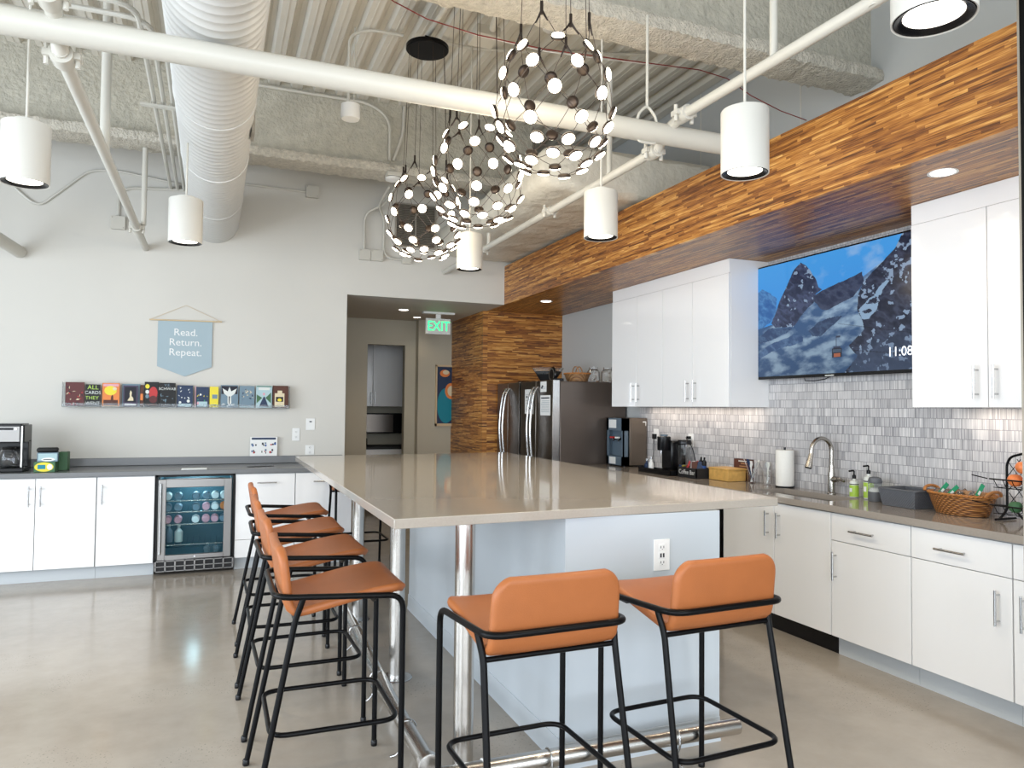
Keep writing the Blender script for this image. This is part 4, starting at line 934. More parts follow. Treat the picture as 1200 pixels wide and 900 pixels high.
# worktop with sink cut-out
SX0, SX1, SY0, SY1 = 3.665, 3.955, 3.66, 4.38
b = new('quartz')
for a, c in (((XF-.022, 2.03), (SX0, 6.835)), ((SX1, 2.03), (XR-.013, 6.835)), ((SX0, 2.03), (SX1, SY0)), ((SX0, SY1), (SX1, 6.835))): b.box((a[0], a[1], .8755), (c[0], c[1], .915))
tag(b.build('kitchen_worktop'), 'long glossy taupe worktop along the tiled right wall', 'worktop')
t = thing('sink_basin', 'undermount stainless sink let into the taupe worktop', 'sink', ((SX0+SX1)/2, (SY0+SY1)/2, .72))
b = new('sink_steel'); g_ = .004
zb = .72
b.box((SX0-.012, SY0-.012, zb), (SX1+.012, SY1+.012, zb+.004)).box((SX0-.012, SY0-.012, zb), (SX0-.002, SY1+.012, .875)).box((SX1+.002, SY0-.012, zb), (SX1+.012, SY1+.012, .875)).box((SX0-.012, SY0-.012, zb), (SX1+.012, SY0-.002, .875)).box((SX0-.012, SY1+.002, zb), (SX1+.012, SY1+.012, .875))
b.build('basin', t)
new('black').lathe([(.04, zb+.0045), (.038, zb+.006), (.015, zb+.0055), (0, zb+.005)], ((SX0+SX1)/2, 4.0, 0), 24).build('drain', t)
def wall_cab(lab, a0, a1, doors):
    t = thing('wall_cabinet', lab, 'wall cabinet', (3.9, (a0+a1)/2, 1.515))
    new('white_gloss').box((3.722, a0, 1.517), (XR-.013, a1, 2.60)).build('carcass', t)
    new('white_gloss').box((3.706, a0, 2.563), (3.722, a1, 2.676)).box((3.722, a0, 2.60), (XR-.013, a1, 2.676)).build('crown_filler', t)
    for (p0, p1, hy) in doors:
        o = new('white_gloss').box((3.70, p0+.0022, 1.517), (3.7205, p1-.0022, 2.5600)).build('door', t, bev=.0015)
        b = new('chrome').tube([(3.665, hy, 1.562), (3.665, hy, 1.735)], .006, 10)
        for z in (1.585, 1.712): b.tube([(3.665, hy, z), (3.7005, hy, z)], .005, 8)
        b.build('handle', o)
wall_cab('white four door wall cabinet left of the television', 4.70, 6.52, [(4.70, 5.172, 5.135), (5.172, 5.618, 5.21), (5.618, 6.050, 6.015), (6.050, 6.52, 6.09)]) if False else wall_cab('white four door wall cabinet left of the television', 4.70, 6.52, [(4.70, 5.172, 5.120), (5.172, 5.618, 5.225), (5.618, 6.050, 6.005), (6.050, 6.52, 6.095)])
wall_cab('white wall cabinet right of the television reflecting the globe lights', 2.16, 3.075, [(2.16, 2.625, 2.575), (2.625, 3.075, 2.68)])
# ---- television with its picture
t = thing('television', 'large flat television on the tiled wall showing a blue snowy mountain', 'television', (3.99, 3.985, 1.735))
TY0, TY1, TZ0, TZ1 = 3.195, 4.775, 1.733, 2.622
new('black').box((3.985, TY0, TZ0), (4.03, TY1, TZ1)).box((4.03, TY0+.2, TZ0+.15), (4.075, TY1-.2, TZ1-.2)).build('casing', t, bev=.004)
new('black_metal').box((4.075, 3.8, 2.0), (4.088, 4.2, 2.4)).build('wall_mount', t)
nu, nv = 480, 270
uu, vv = np.meshgrid((np.arange(nu)+.5)/nu, (np.arange(nv)+.5)/nv)
rng = np.random.RandomState(3)
def vnoise(u, v, fu, fv, seed):
    r_ = np.random.RandomState(seed); G_ = r_.rand(int(fv)+3, int(fu)+3)
    x, y = (u+9)*fu, (v+9)*fv
    xi, yi = np.floor(x).astype(int), np.floor(y).astype(int); fx, fy = x-xi, y-yi; fx = fx*fx*(3-2*fx); fy = fy*fy*(3-2*fy)
    h_, w_ = G_.shape; x0_, x1_, y0_, y1_ = xi % w_, (xi+1) % w_, yi % h_, (yi+1) % h_
    return G_[y0_, x0_]*(1-fx)*(1-fy)+G_[y0_, x1_]*fx*(1-fy)+G_[y1_, x0_]*(1-fx)*fy+G_[y1_, x1_]*fx*fy
def fbm(u, v, f, seed, o=5): return sum(vnoise(u, v, f*1.7*2**k, f*2**k, seed+k)*.5**(k+1) for k in range(o))/(1-.5**o)
wu = uu+(fbm(uu, vv, 6, 10)-.5)*.05; wv = vv+(fbm(uu, vv, 6, 20)-.5)*.07
def inside(poly, u, v):
    r_ = np.zeros(u.shape, bool); n = len(poly)
    for i in range(n):
        (x1, y1), (x2, y2) = poly[i], poly[(i+1) % n]
        c_ = ((y1 > v) != (y2 > v)) & (u < (x2-x1)*(v-y1)/((y2-y1) if y2 != y1 else 1e-9)+x1); r_ ^= c_
    return r_
def A_(c): return np.array(c, float)
img = A_((.03, .24, .74))[None, None]*(1-vv[..., None])+A_((.06, .36, .85))[None, None]*vv[..., None]
img = np.broadcast_to(img, (nv, nu, 3)).copy()
cl = np.clip((fbm(uu, vv*1.6, 5, 33)-.45)*2.6, 0, 1)*np.clip((uu-.25)*3, 0, 1)*np.clip((vv-.6)*4, 0, 1); img += cl[..., None]*(A_((.55, .68, .82))-img)*.7
sn = fbm(uu*1.0+vv*.6, vv*2.2-uu*1.1+1.2, 7, 44); sn2 = fbm(uu, vv, 26, 55, 3)
snow = A_((.045, .12, .28))[None, None]+(A_((.36, .52, .70))-A_((.045, .12, .28)))[None, None]*(np.clip((sn-.36)*3.0, 0, 1)**1.3)[..., None]
base = vv < np.interp(uu, [0, .12, .3, .42, .5, .7, 1], [.43, .46, .50, .65, .60, .74, 1])
img[base] = snow[base]*(.62+.5*vv[base])[..., None]
rock_n = np.clip((1-2*np.abs(fbm(uu*1.2+vv*.8, vv*1.0-uu*.9, 9, 66, 6)-.5)*2.2), 0, 1)**2*.7+.3*fbm(uu, vv, 40, 67, 3)
def rock(poly, lo, hi, warp=1.0, sharp=0):
    mk = inside(poly, uu+(wu-uu)*warp, vv+(wv-vv)*warp); c = A_(lo)[None, None]+(A_(hi)-A_(lo))[None, None]*rock_n[..., None]; img[mk] = c[mk]
    if sharp:
        k = mk & (sn2 > sharp); img[k] = A_((.26, .36, .52))
rock([(.005, .779), (.065, .79), (.131, .749), (.181, .704), (.169, .549), (.131, .477), (.004, .433)], (.015, .10, .34), (.10, .30, .62))
rock([(.137, .475), (.194, .654), (.244, .783), (.297, .914), (.338, .962), (.373, .921), (.417, .825), (.445, .729), (.469, .701), (.428, .674), (.417, .602), (.349, .512), (.29, .416), (.169, .438)], (.006, .014, .045), (.075, .10, .20), .5, .70)
rock([(.417, .662), (.472, .693), (.546, .717), (.626, .751), (.694, .786), (.708, .699), (.645, .592), (.586, .563), (.503, .525), (.46, .534), (.417, .617)], (.010, .020, .06), (.06, .08, .15), .5)
rock([(.388, .369), (.449, .433), (.545, .458), (.585, .443), (.544, .386), (.46, .314), (.416, .32)], (.012, .03, .09), (.06, .11, .21))
rock([(.012, .366), (.156, .44), (.29, .401), (.194, .354), (.018, .283)], (.015, .04, .12), (.07, .14, .27))
rock([(.012, .185), (.13, .285), (.29, .355), (.354, .33), (.354, .293), (.13, .197), (.014, .12)], (.02, .06, .17), (.10, .19, .35))
rock([(.674, .613), (.703, .701), (.74, .745), (.804, .826), (.848, .897), (.891, .986), (.929, 1.05), (1.05, 1.05), (1.05, -.05), (.588, -.05), (.663, .145), (.624, .218), (.701, .331), (.674, .474)], (.004, .008, .025), (.05, .065, .12), .8, .66)
k = inside([(.683, .486), (.74, .569), (.821, .669), (.838, .663), (.776, .56), (.767, .481), (.721, .41), (.683, .417)], wu, wv) & (sn > .4); img[k] = A_((.28, .42, .60))
low = np.clip(1-vv*2.2, 0, 1)*(inside([(.59, -.1), (.66, .16), (.8, .3), (1.1, .25), (1.1, -.1)], uu, vv)); img = img*(1-low[..., None]*.6)+A_((.05, .085, .16))*low[..., None]*.6
ln = np.abs(vv-(.60-.36*uu+.0)) < .0022; img[ln & (uu > .56)] *= .45
ln = np.abs(vv-(.19-.22*(uu-.56))) < .003; img[ln & (uu > .64)] *= .4
def rect(u0, u1, v0, v1, c): img[(uu > u0) & (uu < u1) & (vv > v0) & (vv < v1)] = c
rect(.526, .581, .125, .200, (.015, .02, .035)); rect(.530, .577, .165, .192, (.06, .09, .14)); rect(.536, .572, .128, .158, (.40, .12, .06)); rect(.548, .553, .20, .30, (.05, .07, .12)); rect(.534, .572, .200, .214, (.03, .04, .08)); rect(.548, .572, .285, .300, (.03, .04, .08))
img = np.clip(img, 0, 1)
sy0, sy1, sz0, sz1 = TY0+.012, TY1-.012, TZ0+.022, TZ1-.012
vs = []; 
ug = np.linspace(0, 1, nu+1); vg = np.linspace(0, 1, nv+1)
verts = [(3.9838, sy1+(sy0-sy1)*u-3.985, sz0+(sz1-sz0)*v-1.735) for v in vg for u in ug]
verts = [(x-3.99, y, z) for x, y, z in verts]
idx = np.arange((nu+1)*(nv+1)).reshape(nv+1, nu+1)
fc = np.stack([idx[:-1, :-1], idx[:-1, 1:], idx[1:, 1:], idx[1:, :-1]], -1).reshape(-1, 4)
me = bpy.data.meshes.new('screen'); me.from_pydata(verts, [], fc.tolist()); ca = me.color_attributes.new('picture', 'FLOAT_COLOR', 'CORNER')
cc = np.ones((nu*nv, 4, 4), np.float32); cc[:, :, :3] = img.reshape(-1, 1, 3); ca.data.foreach_set('color', cc.ravel())
m, tn, bb = nt('television_picture'); at_ = tn.nodes.new('ShaderNodeVertexColor'); at_.layer_name = 'picture'
tn.links.new(at_.outputs[0], bb.inputs['Emission Color']); bb.inputs['Emission Strength'].default_value = .85
bb.inputs['Base Color'].default_value = (.01, .01, .012, 1); bb.inputs['Roughness'].default_value = .12; bb.inputs['Specular IOR Level'].default_value = .3
me.materials.append(m); o = bpy.data.objects.new('screen', me); C.objects.link(o); o.parent = t; o['_w'] = (3.99, 3.985, 1.735)
M['clock_glow'] = mat('clock_digits', (.8, .8, .8), .5, emit=(.9, .95, 1), es=1.0)
MB().merge(text_mesh('11:08', .085), face_mtx((3.9830, 3.395, 1.868), (0, -1, 0), (0, 0, 1)), 'clock_glow').build('clock_digits', t)
new('soap_white').box((3.9835, 3.93, 1.7375), (3.9848, 4.01, 1.7445)).build('maker_mark', t)
tag(new('black').tube([(4.07, 4.30, 1.76), (4.06, 4.28, 1.715), (4.07, 4.2, 1.712), (4.075, 4.1, 1.722), (4.08, 4.0, 1.76)], .003, 6).build('hanging_cable'), 'thin black cable sagging below the television', 'cable')
# ================================================================ REFRIGERATORS
def fridge(y0, y1, top, lab):
    t = thing('refrigerator', lab, 'refrigerator', (3.6, (y0+y1)/2, 0)); xf = 3.215
    new('fridge_side').box((xf+.085, y0, .03), (XR-.03, y1, top)).build('body', t, bev=.006)
    new('black').box((xf+.11, y0+.02, 0), (XR-.05, y1-.02, .03)).build('base', t)
    ym = (y0+y1)/2
    for a, c in ((y0, ym), (ym, y1)):
        o = new('dark_steel').box((xf, a+.004, .72), (xf+.078, c-.004, top+.012)).build('door', t, bev=.006)
        hy = c-.045 if c == ym else a+.045
        pts = [(xf-.012, hy, .80), (xf-.045, hy, .86), (xf-.075, hy, 1.05), (xf-.088, hy, 1.26), (xf-.075, hy, 1.47), (xf-.045, hy, 1.66), (xf-.002, hy, 1.72)]
        new('chrome').tube(rnd(pts, .08, 4), .013, 12).build('handle', o)
        new('chrome').box((xf+.002, a-.0005 if a == y0 else c-.0035, .725), (xf+.076, a+.0035 if a == y0 else c+.0005, top+.008)).build('edge_trim', o)
    o = new('dark_steel').box((xf, y0+.004, .05), (xf+.078, y1-.004, .712)).build('freezer_drawer', t, bev=.006)
    new('chrome').tube([(xf-.06, y0+.1, .64), (xf-.06, y1-.1, .64)], .012, 12).tube([(xf-.06, y0+.12, .64), (xf, y0+.12, .64)], .009, 8).tube([(xf-.06, y1-.12, .64), (xf, y1-.12, .64)], .009, 8).build('handle', o)
    new('black').box((xf+.03, y0+.03, top+.001), (xf+.14, y0+.12, top+.03)).build('hinge_cover', t, bev=.004)
    return t
fridge(6.875, 7.735, 1.775, 'nearer dark stainless refrigerator with papers on its doors')
fridge(7.775, 8.470, 1.775, 'farther dark stainless refrigerator against the wood clad wall')
def note(y0, y1, z0, z1, lab, rows, hdr=True, seed=1):
    t = thing('paper_note', lab, 'paper', (3.2, (y0+y1)/2, z0))
    new('paper').box((3.2115, y0, z0), (3.2135, y1, z1)).build('sheet', t)
    R = random.Random(seed); b = new('ink'); x = 3.211
    if hdr: b.quad((x, y0+.02, z1-.035), (x, y1-.02, z1-.035), (x, y1-.02, z1-.022), (x, y0+.02, z1-.022))
    for k in range(rows):
        z = z1-.06-(z1-z0-.08)*k/rows
        b.use('bluegrey').quad((x, y0+.02, z), (x, y1-.02-R.random()*.03, z), (x, y1-.02, z+.003), (x, y0+.02, z+.003))
        if not hdr: 
            b.use('ink'); yy = R.uniform(y0+.02, y1-.05); b.quad((x, yy, z), (x, yy+.035, z), (x, yy+.035, z+.02), (x, yy, z+.02))
    b.build('printing', t, noweld=True)
note(6.93, 7.18, 1.42, 1.63, 'large white paper with dark heading on the nearer refrigerator', 9, True, 2)
note(7.03, 7.18, 1.665, 1.775, 'small white note above the large paper on the nearer refrigerator', 2, False, 5)
note(7.365, 7.60, 1.43, 1.70, 'white paper with black symbols on the left door of the nearer refrigerator', 6, False, 9)
# things on top of the refrigerators
TF = 1.792
t = thing('serving_bowls', 'stack of dark clear bowls on top of the refrigerator near the wood wall', 'bowl', (3.42, 7.58, TF))
TF2 = 1.7765
b = new('black_matte').lathe([(.05, 0), (.07, .002), (.15, .13), (.145, .135), (.06, .01), (0, .01)], (3.50, 7.62, TF2), 28); b.build('bowl_shell', t)
new('clear').lathe([(.07, .012), (.18, .17), (.176, .172), (.065, .018)], (3.50, 7.62, TF2), 28).build('clear_bowl', t)
t = thing('round_dish', 'black round dish leaning on top of the nearer refrigerator', 'dish', (3.42, 7.36, TF2))
new('black').lathe([(.0, -.012), (.075, -.010), (.085, .006), (.075, .010), (.02, .0), (0, .0)], (3.42, 7.33, TF2+.088), 28, ax=0).build('dish_shell', t)
new('alu').lathe([(.062, -.0125), (.066, -.0115), (.06, -.0105)], (3.42, 7.33, TF2+.088), 28, ax=0, caps=False).build('rim_ring', t)
def wicker_basket(name, cx, cy_, z, rx, ry, h, mn, lab, flare=1.3, handles='ends', n=40):
    t = thing(name, lab, 'basket', (cx, cy_, z))
    prof = [(.0, .0), (1/flare, .0)]+[(1/flare+(1-1/flare)*(i/8)**.8, h*i/8) for i in range(1, 9)]
    prof += [(.95, h), (.95-(1-1/flare)*.5, h*.5), (1/flare-.06, .012), (0, .012)]
    b = new(mn).lathe([(r*rx, hh) for r, hh in prof], (cx, cy_, z+.001), n, sy=ry/rx); b.build('woven_body', t)
    def rope(zz, sc, r): 
        for ph in (0, PI): yield [(cx+(rx*sc+r*.8*math.cos(24*a+ph))*math.cos(a), cy_+(ry*sc+r*.8*math.cos(24*a+ph))*math.sin(a), zz+r*.8*math.sin(24*a+ph)) for a in [2*PI*k/200 for k in range(200)]]
    b = new('wicker')
    for p in rope(z+h, .99, .0055): b.tube(p, .0048, 6, closed=True)
    b.build('braided_rim', t)
    return t
t = wicker_basket('wicker_basket', 3.555, 7.0, TF2, .13, .17, .085, 'weave_tan', 'small tan wicker basket with two hoop handles on the refrigerator', 1.35)
for s in (-1, 1): new('wicker_light').tube([(3.555+s*.03, 7.0+s*.02+.075*math.cos(a), TF2+.085+.075*math.sin(a)) for a in [PI*k/14 for k in range(15)]], .006, 8).build('handle', t)
def mug_jar(x, y, lab):
    t = thing('glass_jar', lab, 'jar', (x, y, TF2), 'glass jars on the refrigerator')
    new('glass').lathe([(.0, .001), (.06, .001), (.066, .012), (.066, .115), (.045, .14), (.045, .165), (.041, .165), (.041, .138), (.060, .112), (.060, .014), (0, .009)], (x, y, TF2), 28).build('jar_body', t)
    new('glass').tube([(x-.02, y-.062-.03*math.sin(a), TF2+.065+.035*math.cos(a)) for a in [PI*k/10 for k in range(11)]], .006, 8).build('handle', t)
    new('chrome').tube([(x+.047*math.cos(a), y+.047*math.sin(a), TF2+.145) for a in [2*PI*k/24 for k in range(24)]], .002, 6, closed=True).build('wire_bail', t)
mug_jar(3.78, 7.06, 'left clear glass jar with handle on top of the refrigerator')
mug_jar(3.93, 7.02, 'right clear glass jar with handle beside the white wall cabinet')
t = thing('small_glass', 'tiny clear glass cup on the refrigerator between basket and jars', 'glass', (3.72, 6.93, TF2))
new('glass').lathe([(0, .001), (.018, .001), (.024, .035), (.021, .035), (.016, .004), (0, .004)], (3.70, 6.93, TF2), 20).build('cup_body', t)
# ================================================================ THINGS ON THE KITCHEN WORKTOP
WZ = .9155
def yx(X, px): return at(0, X, px, 540).y
# water dispenser
t = thing('water_dispenser', 'countertop hot and cold water dispenser beside the refrigerator', 'water dispenser', (3.95, 6.62, WZ))
x0, x1, y0, y1, zt = 3.80, 4.075, 6.46, 6.80, 1.405
new('bronze_case').box((x0+.07, y0, WZ+.012), (x1, y1, zt)).build('case', t, bev=.008)
new('slate').box((x0, y0, WZ+.012), (x0+.012, y0+.04, zt-.004)).box((x0, y1-.04, WZ+.012), (x0+.012, y1, zt-.004)).box((x0, y0, zt-.13), (x0+.07, y1, zt-.004)).box((x0, y0, WZ+.012), (x0+.07, y1, WZ+.10)).box((x0+.055, y0, WZ+.1), (x0+.0699, y1, zt-.13)).box((x0, y0, WZ+.012), (x0+.07, y0+.012, zt-.004)).box((x0, y1-.012, WZ+.012), (x0+.07, y1, zt-.004)).build('front_housing', t)
for s, mn in ((-.05, 'red'), (.05, 'white_plastic')):
    yy = (y0+y1)/2-s; new('black').tube([(x0+.05, yy, 1.19), (x0+.01, yy, 1.19)], .012, 10).tube([(x0+.015, yy, 1.19), (x0+.015, yy, 1.165)], .009, 10).build('tap', t)
    new(mn).box((x0-.018, yy-.022, 1.195), (x0+.02, yy+.022, 1.213)).build('tap_lever', t, bev=.003)
new('white_plastic').box((x0-.002, y1-.2, 1.30), (x0-.0005, y1-.05, 1.385)).build('label_sticker', t)
new('white_plastic').box((x0-.002, y1-.19, WZ+.02), (x0-.0005, y1-.06, WZ+.09)).build('label_sticker', t)
new('paper').box((x1-.05, y0-.002, 1.325), (x1-.012, y0-.0005, 1.37)).build('label_sticker', t)
new('bronze_case').box((x0+.09, y0-.004, WZ+.04), (x1-.02, y0-.0006, 1.36)).build('side_panel', t, bev=.002)
for x in (x0+.03, x1-.03):
    for y in (y0+.03, y1-.03): new('black').lathe([(.012, 0), (.012, .0115)], (x, y, WZ+.0005), 12).build('foot', t)
# capsule coffee machine
t = thing('capsule_coffee_machine', 'black capsule coffee machine with clear tank on the kitchen worktop', 'coffee machine', (3.98, 5.60, WZ))
cx0, cx1, cy0, cy1 = 3.84, 4.07, 5.64, 5.95
new('black').box((cx0-.05, cy0, WZ+.001), (cx1, cy1, WZ+.022)).build('drip_base', t, bev=.004)
new('black').box((cx0+.07, cy0+.14, WZ+.022), (cx1, cy1, WZ+.29)).build('body', t, bev=.015)
new('black').lathe([(.058, WZ+.20), (.062, WZ+.21), (.062, WZ+.325), (.05, WZ+.33), (0, WZ+.33)], (cx0+.05, cy0+.235, 0), 28).build('brew_head', t)
new('slate').lathe([(.035, WZ+.33), (.035, WZ+.345), (0, WZ+.345)], (cx0+.05, cy0+.235, 0), 24).build('top_button', t)
new('chrome').tube([(cx0+.01, cy0+.22, WZ+.20), (cx0+.01, cy0+.22, WZ+.165)], .008, 10).build('spout', t)
new('glass').lathe([(.058, WZ+.05), (.062, WZ+.055), (.062, WZ+.255), (.058, WZ+.26)], (cx1-.07, cy0+.07, 0), 28).build('water_tank', t, solid=.002)
new('black').lathe([(.066, WZ+.262), (.068, WZ+.27), (.06, WZ+.30), (0, WZ+.305)], (cx1-.07, cy0+.07, 0), 28).build('tank_lid', t)
new('black').lathe([(.064, WZ+.023), (.064, WZ+.05), (0, WZ+.05)], (cx1-.07, cy0+.07, 0), 28).build('tank_foot', t)
# gold pods in the lower tank jar
PR = random.Random(8)
def pod(x, y, z, mn, lab, grp): 
    o = new(mn).lathe([(.0, 0), (.012, .0), (.016, .014), (.019, .016), (0, .018)], (x, y, z), 14).build('coffee_pod'); return tag(o, lab, 'coffee pod', grp)
t = thing('pod_rack', 'black tray with small jars and pods in front of the capsule machine', 'tray', (3.87, 5.72, WZ))
tx0, tx1, ty0, ty1 = 3.68, 3.785, 5.46, 5.98
new('black').box((tx0, ty0, WZ+.001), (tx1, ty1, WZ+.006)).box((tx0, ty0, WZ+.006), (tx0+.004, ty1, WZ+.045)).box((tx1-.004, ty0, WZ+.006), (tx1, ty1, WZ+.045)).box((tx0, ty0, WZ+.006), (tx1, ty0+.004, WZ+.045)).box((tx0, ty1-.004, WZ+.006), (tx1, ty1, WZ+.045)).build('tray_body', t)
for i, (mn, cn) in enumerate((('orange', 'orange'), ('cream', 'cream'), ('brown', 'brown'), ('yellow', 'yellow'), ('darkred', 'dark red'), ('chrome', 'silver'))):
    pod(3.735, 5.52+.05*i, WZ+.008, mn, f'{cn} coffee pod in the black tray before the capsule machine', 'pods in the black tray')
for i, (mn, cn, h) in enumerate((('white_plastic', 'white', .12), ('navy', 'navy', .10))):
    t2 = thing('creamer_bottle', f'small {cn} bottle standing left in the black tray', 'bottle', (3.735, 5.85+.07*i, WZ+.007), None)
    new(mn).lathe([(.022, .007), (.024, .01), (.024, h*.7), (.010, h*.85), (.010, h)], (3.735, 5.85+.07*i, WZ), 18).build('bottle_body', t2)
    new('chrome').lathe([(.012, h), (.012, h+.02), (0, h+.02)], (3.735, 5.85+.07*i, WZ), 14).build('cap', t2)
for i, (mn, cn) in enumerate((('yellow', 'gold'), ('orange', 'amber'), ('blue', 'blue'), ('cream', 'pale gold'))):
    pod(cx1-.07+(.022 if i % 2 else -.022), cy0+.07+(.022 if i > 1 else -.022), WZ+.055+.0*(i//2), mn, f'{cn} capsule inside the clear tank of the coffee machine', 'capsules in the clear tank')
# coffee bar caddy
t = thing('coffee_bar_caddy', 'black open box lettered Coffee Bar beside the capsule machine', 'caddy', (3.86, 5.28, WZ))
a = (3.74, 5.17); c_ = (3.92, 5.44)
b = new('black_matte').box((a[0], a[1], WZ+.001), (c_[0], c_[1], WZ+.008)).box((a[0], a[1], WZ+.008), (a[0]+.008, c_[1], WZ+.085)).box((c_[0]-.008, a[1], WZ+.008), (c_[0], c_[1], WZ+.085)).box((a[0], a[1], WZ+.008), (c_[0], a[1]+.008, WZ+.085)).box((a[0], c_[1]-.008, WZ+.008), (c_[0], c_[1], WZ+.085)).build('box_body', t)
MB().merge(text_mesh('Coffee Bar', .052), face_mtx((a[0]-.001, (a[1]+c_[1])/2, WZ+.046), (0, -1, 0), (0, 0, 1)) @ Matrix.Shear('XY', 4, (.25, 0)) if False else face_mtx((a[0]-.001, (a[1]+c_[1])/2, WZ+.046), (0, -1, 0), (0, 0, 1)), 'white_plastic').build('lettering', t)
for i, (mn, cn, yy) in enumerate((('red', 'red', .22), ('white_plastic', 'white', .18), ('red', 'second red', .14), ('brown', 'brown', .10), ('navy', 'dark blue', .06))):
    o = new(mn).box((-.005, -.026, 0), (.005, .026, .10)).build('sachet', bev=.002); o.location = (a[0]+.05+.02*(i % 3), a[1]+yy, WZ+.042); o.rotation_euler = (.12*(-1)**i, .35, .3*i-.5)
    tag(o, f'{cn} sachet sticking up from the coffee bar box', 'sachet', 'sachets in the coffee bar box')
for i, s in enumerate((0, 1)):
    o = new('black').lathe([(.016, 0), (.019, .003), (.019, .13), (.008, .15), (.008, .17)], (0, 0, 0), 16).use('blue').lathe([(.0195, .02), (.0195, .10)], (0, 0, 0), 16).build('syrup_tube')
    o.location = (a[0]+.125, a[1]+.075+.045*i, WZ+.012); o.rotation_euler = (math.radians(14), math.radians(-6), 0)
    tag(o, ('nearer', 'farther')[i]+' blue and black tube lying in the coffee bar box', 'tube', 'tubes in the coffee bar box')
outlet('tile_outlet', lambda a, d, z: (d, a, z), 5.73, XR-.012, 1.21, 'white outlet with a black plug on the tiled wall', .08, .125)
t = thing('plug_and_cord', 'black plug and cord hanging from the tiled wall outlet', 'cord', (4.05, 5.73, 1.0))
new('black').box((4.045, 5.715, 1.222), (4.0785, 5.745, 1.25)).build('plug', t, bev=.003)
new('black').tube(rnd([(4.05, 5.73, 1.236), (4.02, 5.72, 1.24), (4.02, 5.61, 1.15), (4.03, 5.58, 1.02), (3.99, 5.52, .96), (4.02, 5.46, 1.0), (4.05, 5.56, 1.06), (4.045, 5.49, .97), (4.03, 5.47, .925)], .06), .004, 8).build('cord', t)
t = thing('plug_adapter', 'black plug with cord in the wall behind the water dispenser', 'plug', (4.06, 6.3, 1.2))
new('white_plastic').box((4.082, 6.27, 1.18), (4.0875, 6.35, 1.30)).build('cover_plate', t, bev=.001); new('black').box((4.05, 6.29, 1.20), (4.0815, 6.33, 1.25)).build('plug', t, bev=.003)
new('black').tube(rnd([(4.06, 6.31, 1.2), (4.05, 6.30, 1.0), (4.05, 6.28, .93)], .03), .004, 8).build('cord', t)
# bamboo box
t = thing('bamboo_box', 'bamboo storage box with lid on the kitchen worktop', 'box', (3.93, 5.0, WZ))
new('bamboo').box((3.845, 4.89, WZ+.001), (4.02, 5.14, WZ+.088)).build('box_body', t, bev=.003)
new('bamboo').box((3.84, 4.885, WZ+.0885), (4.025, 5.145, WZ+.104)).build('lid', t, bev=.004)
t = thing('tea_box', 'dark brown printed box standing behind the bamboo box', 'box', (4.06, 5.0, WZ))
new('brown').box((4.035, 4.87, WZ+.001), (4.083, 5.06, WZ+.175)).build('carton', t, bev=.002)
b = new('wicker_light')
for k in range(4): b.quad((4.0345, 4.89, WZ+.07+.022*k), (4.0345, 5.03-.02*k, WZ+.07+.022*k), (4.0345, 5.03-.02*k, WZ+.078+.022*k), (4.0345, 4.89, WZ+.078+.022*k))
b.use('soap_white').quad((4.0345, 4.90, WZ+.155), (4.0345, 5.0, WZ+.155), (4.0345, 5.0, WZ+.163), (4.0345, 4.90, WZ+.163)); b.build('printing', t, noweld=True)
# cups of cutlery
def cutlery_cup(x, y, lab, mcol, names, seed):
    t = thing('clear_cup', lab, 'cup', (x, y, WZ))
    new('glass').lathe([(0, .001), (.030, .001), (.040, .11), (.0385, .11), (.029, .005), (0, .005)], (x, y, WZ), 24).build('cup_body', t)
    R = random.Random(seed)
    for i, (mn, cn) in enumerate(names):
        a = 2*PI*i/len(names)+seed; tx = .012*math.cos(a); ty = .012*math.sin(a); L_ = .185+R.uniform(-.02, .015)
        p0 = Vector((x-tx, y-ty, WZ+.008)); p1 = Vector((x+tx*5.2, y+ty*5.2, WZ+L_)); d = (p1-p0)
        s_ = Vector((0, 1, 0)).cross(d).normalized(); w_ = Vector((-math.sin(a), math.cos(a), 0))
        b = new(mn); pts = [p0.lerp(p1, u) for u in (0, .55, .7, .85, 1)]; ws = (.005, .005, .006, .015, .012)
        rows = [[b.b.verts.new(p+w_*w), b.b.verts.new(p-w_*w)] for p, w in zip(pts, ws)]
        rows2 = [[b.b.verts.new(v.co+Vector((.0012, .0012, 0))) for v in r_] for r_ in rows]
        for A, B in zip(rows, rows[1:]): b._f([A[0], A[1], B[1], B[0]])
        for A, B in zip(rows2, rows2[1:]): b._f([A[1], A[0], B[0], B[1]])
        for q in range(4):
            b._f([rows[q][0], rows[q+1][0], rows2[q+1][0], rows2[q][0]]); b._f([rows[q+1][1], rows[q][1], rows2[q][1], rows2[q+1][1]])
        tag(b.build('plastic_cutlery'), f'{cn} {lab.split(" cup")[0]} cup', 'cutlery', 'plastic cutlery standing in clear cups')
cutlery_cup(3.97, 4.76, 'left clear cup of white plastic cutlery beside the bamboo box', '', [('white_plastic', 'white spoon leaning towards the bamboo box in the'), ('white_plastic', 'white fork leaning back in the'), ('navy', 'dark blue stirrer in the'), ('white_plastic', 'white knife leaning forward in the'), ('soap_white', 'off white stick in the')], 1)
cutlery_cup(4.02, 4.64, 'right clear cup of clear plastic cutlery beside the paper towel', '', [('clear', 'clear spoon leaning left in the'), ('clear', 'clear fork leaning back in the'), ('clear', 'clear knife leaning right in the'), ('soap_white', 'cloudy stick leaning forward in the')], 2.3)
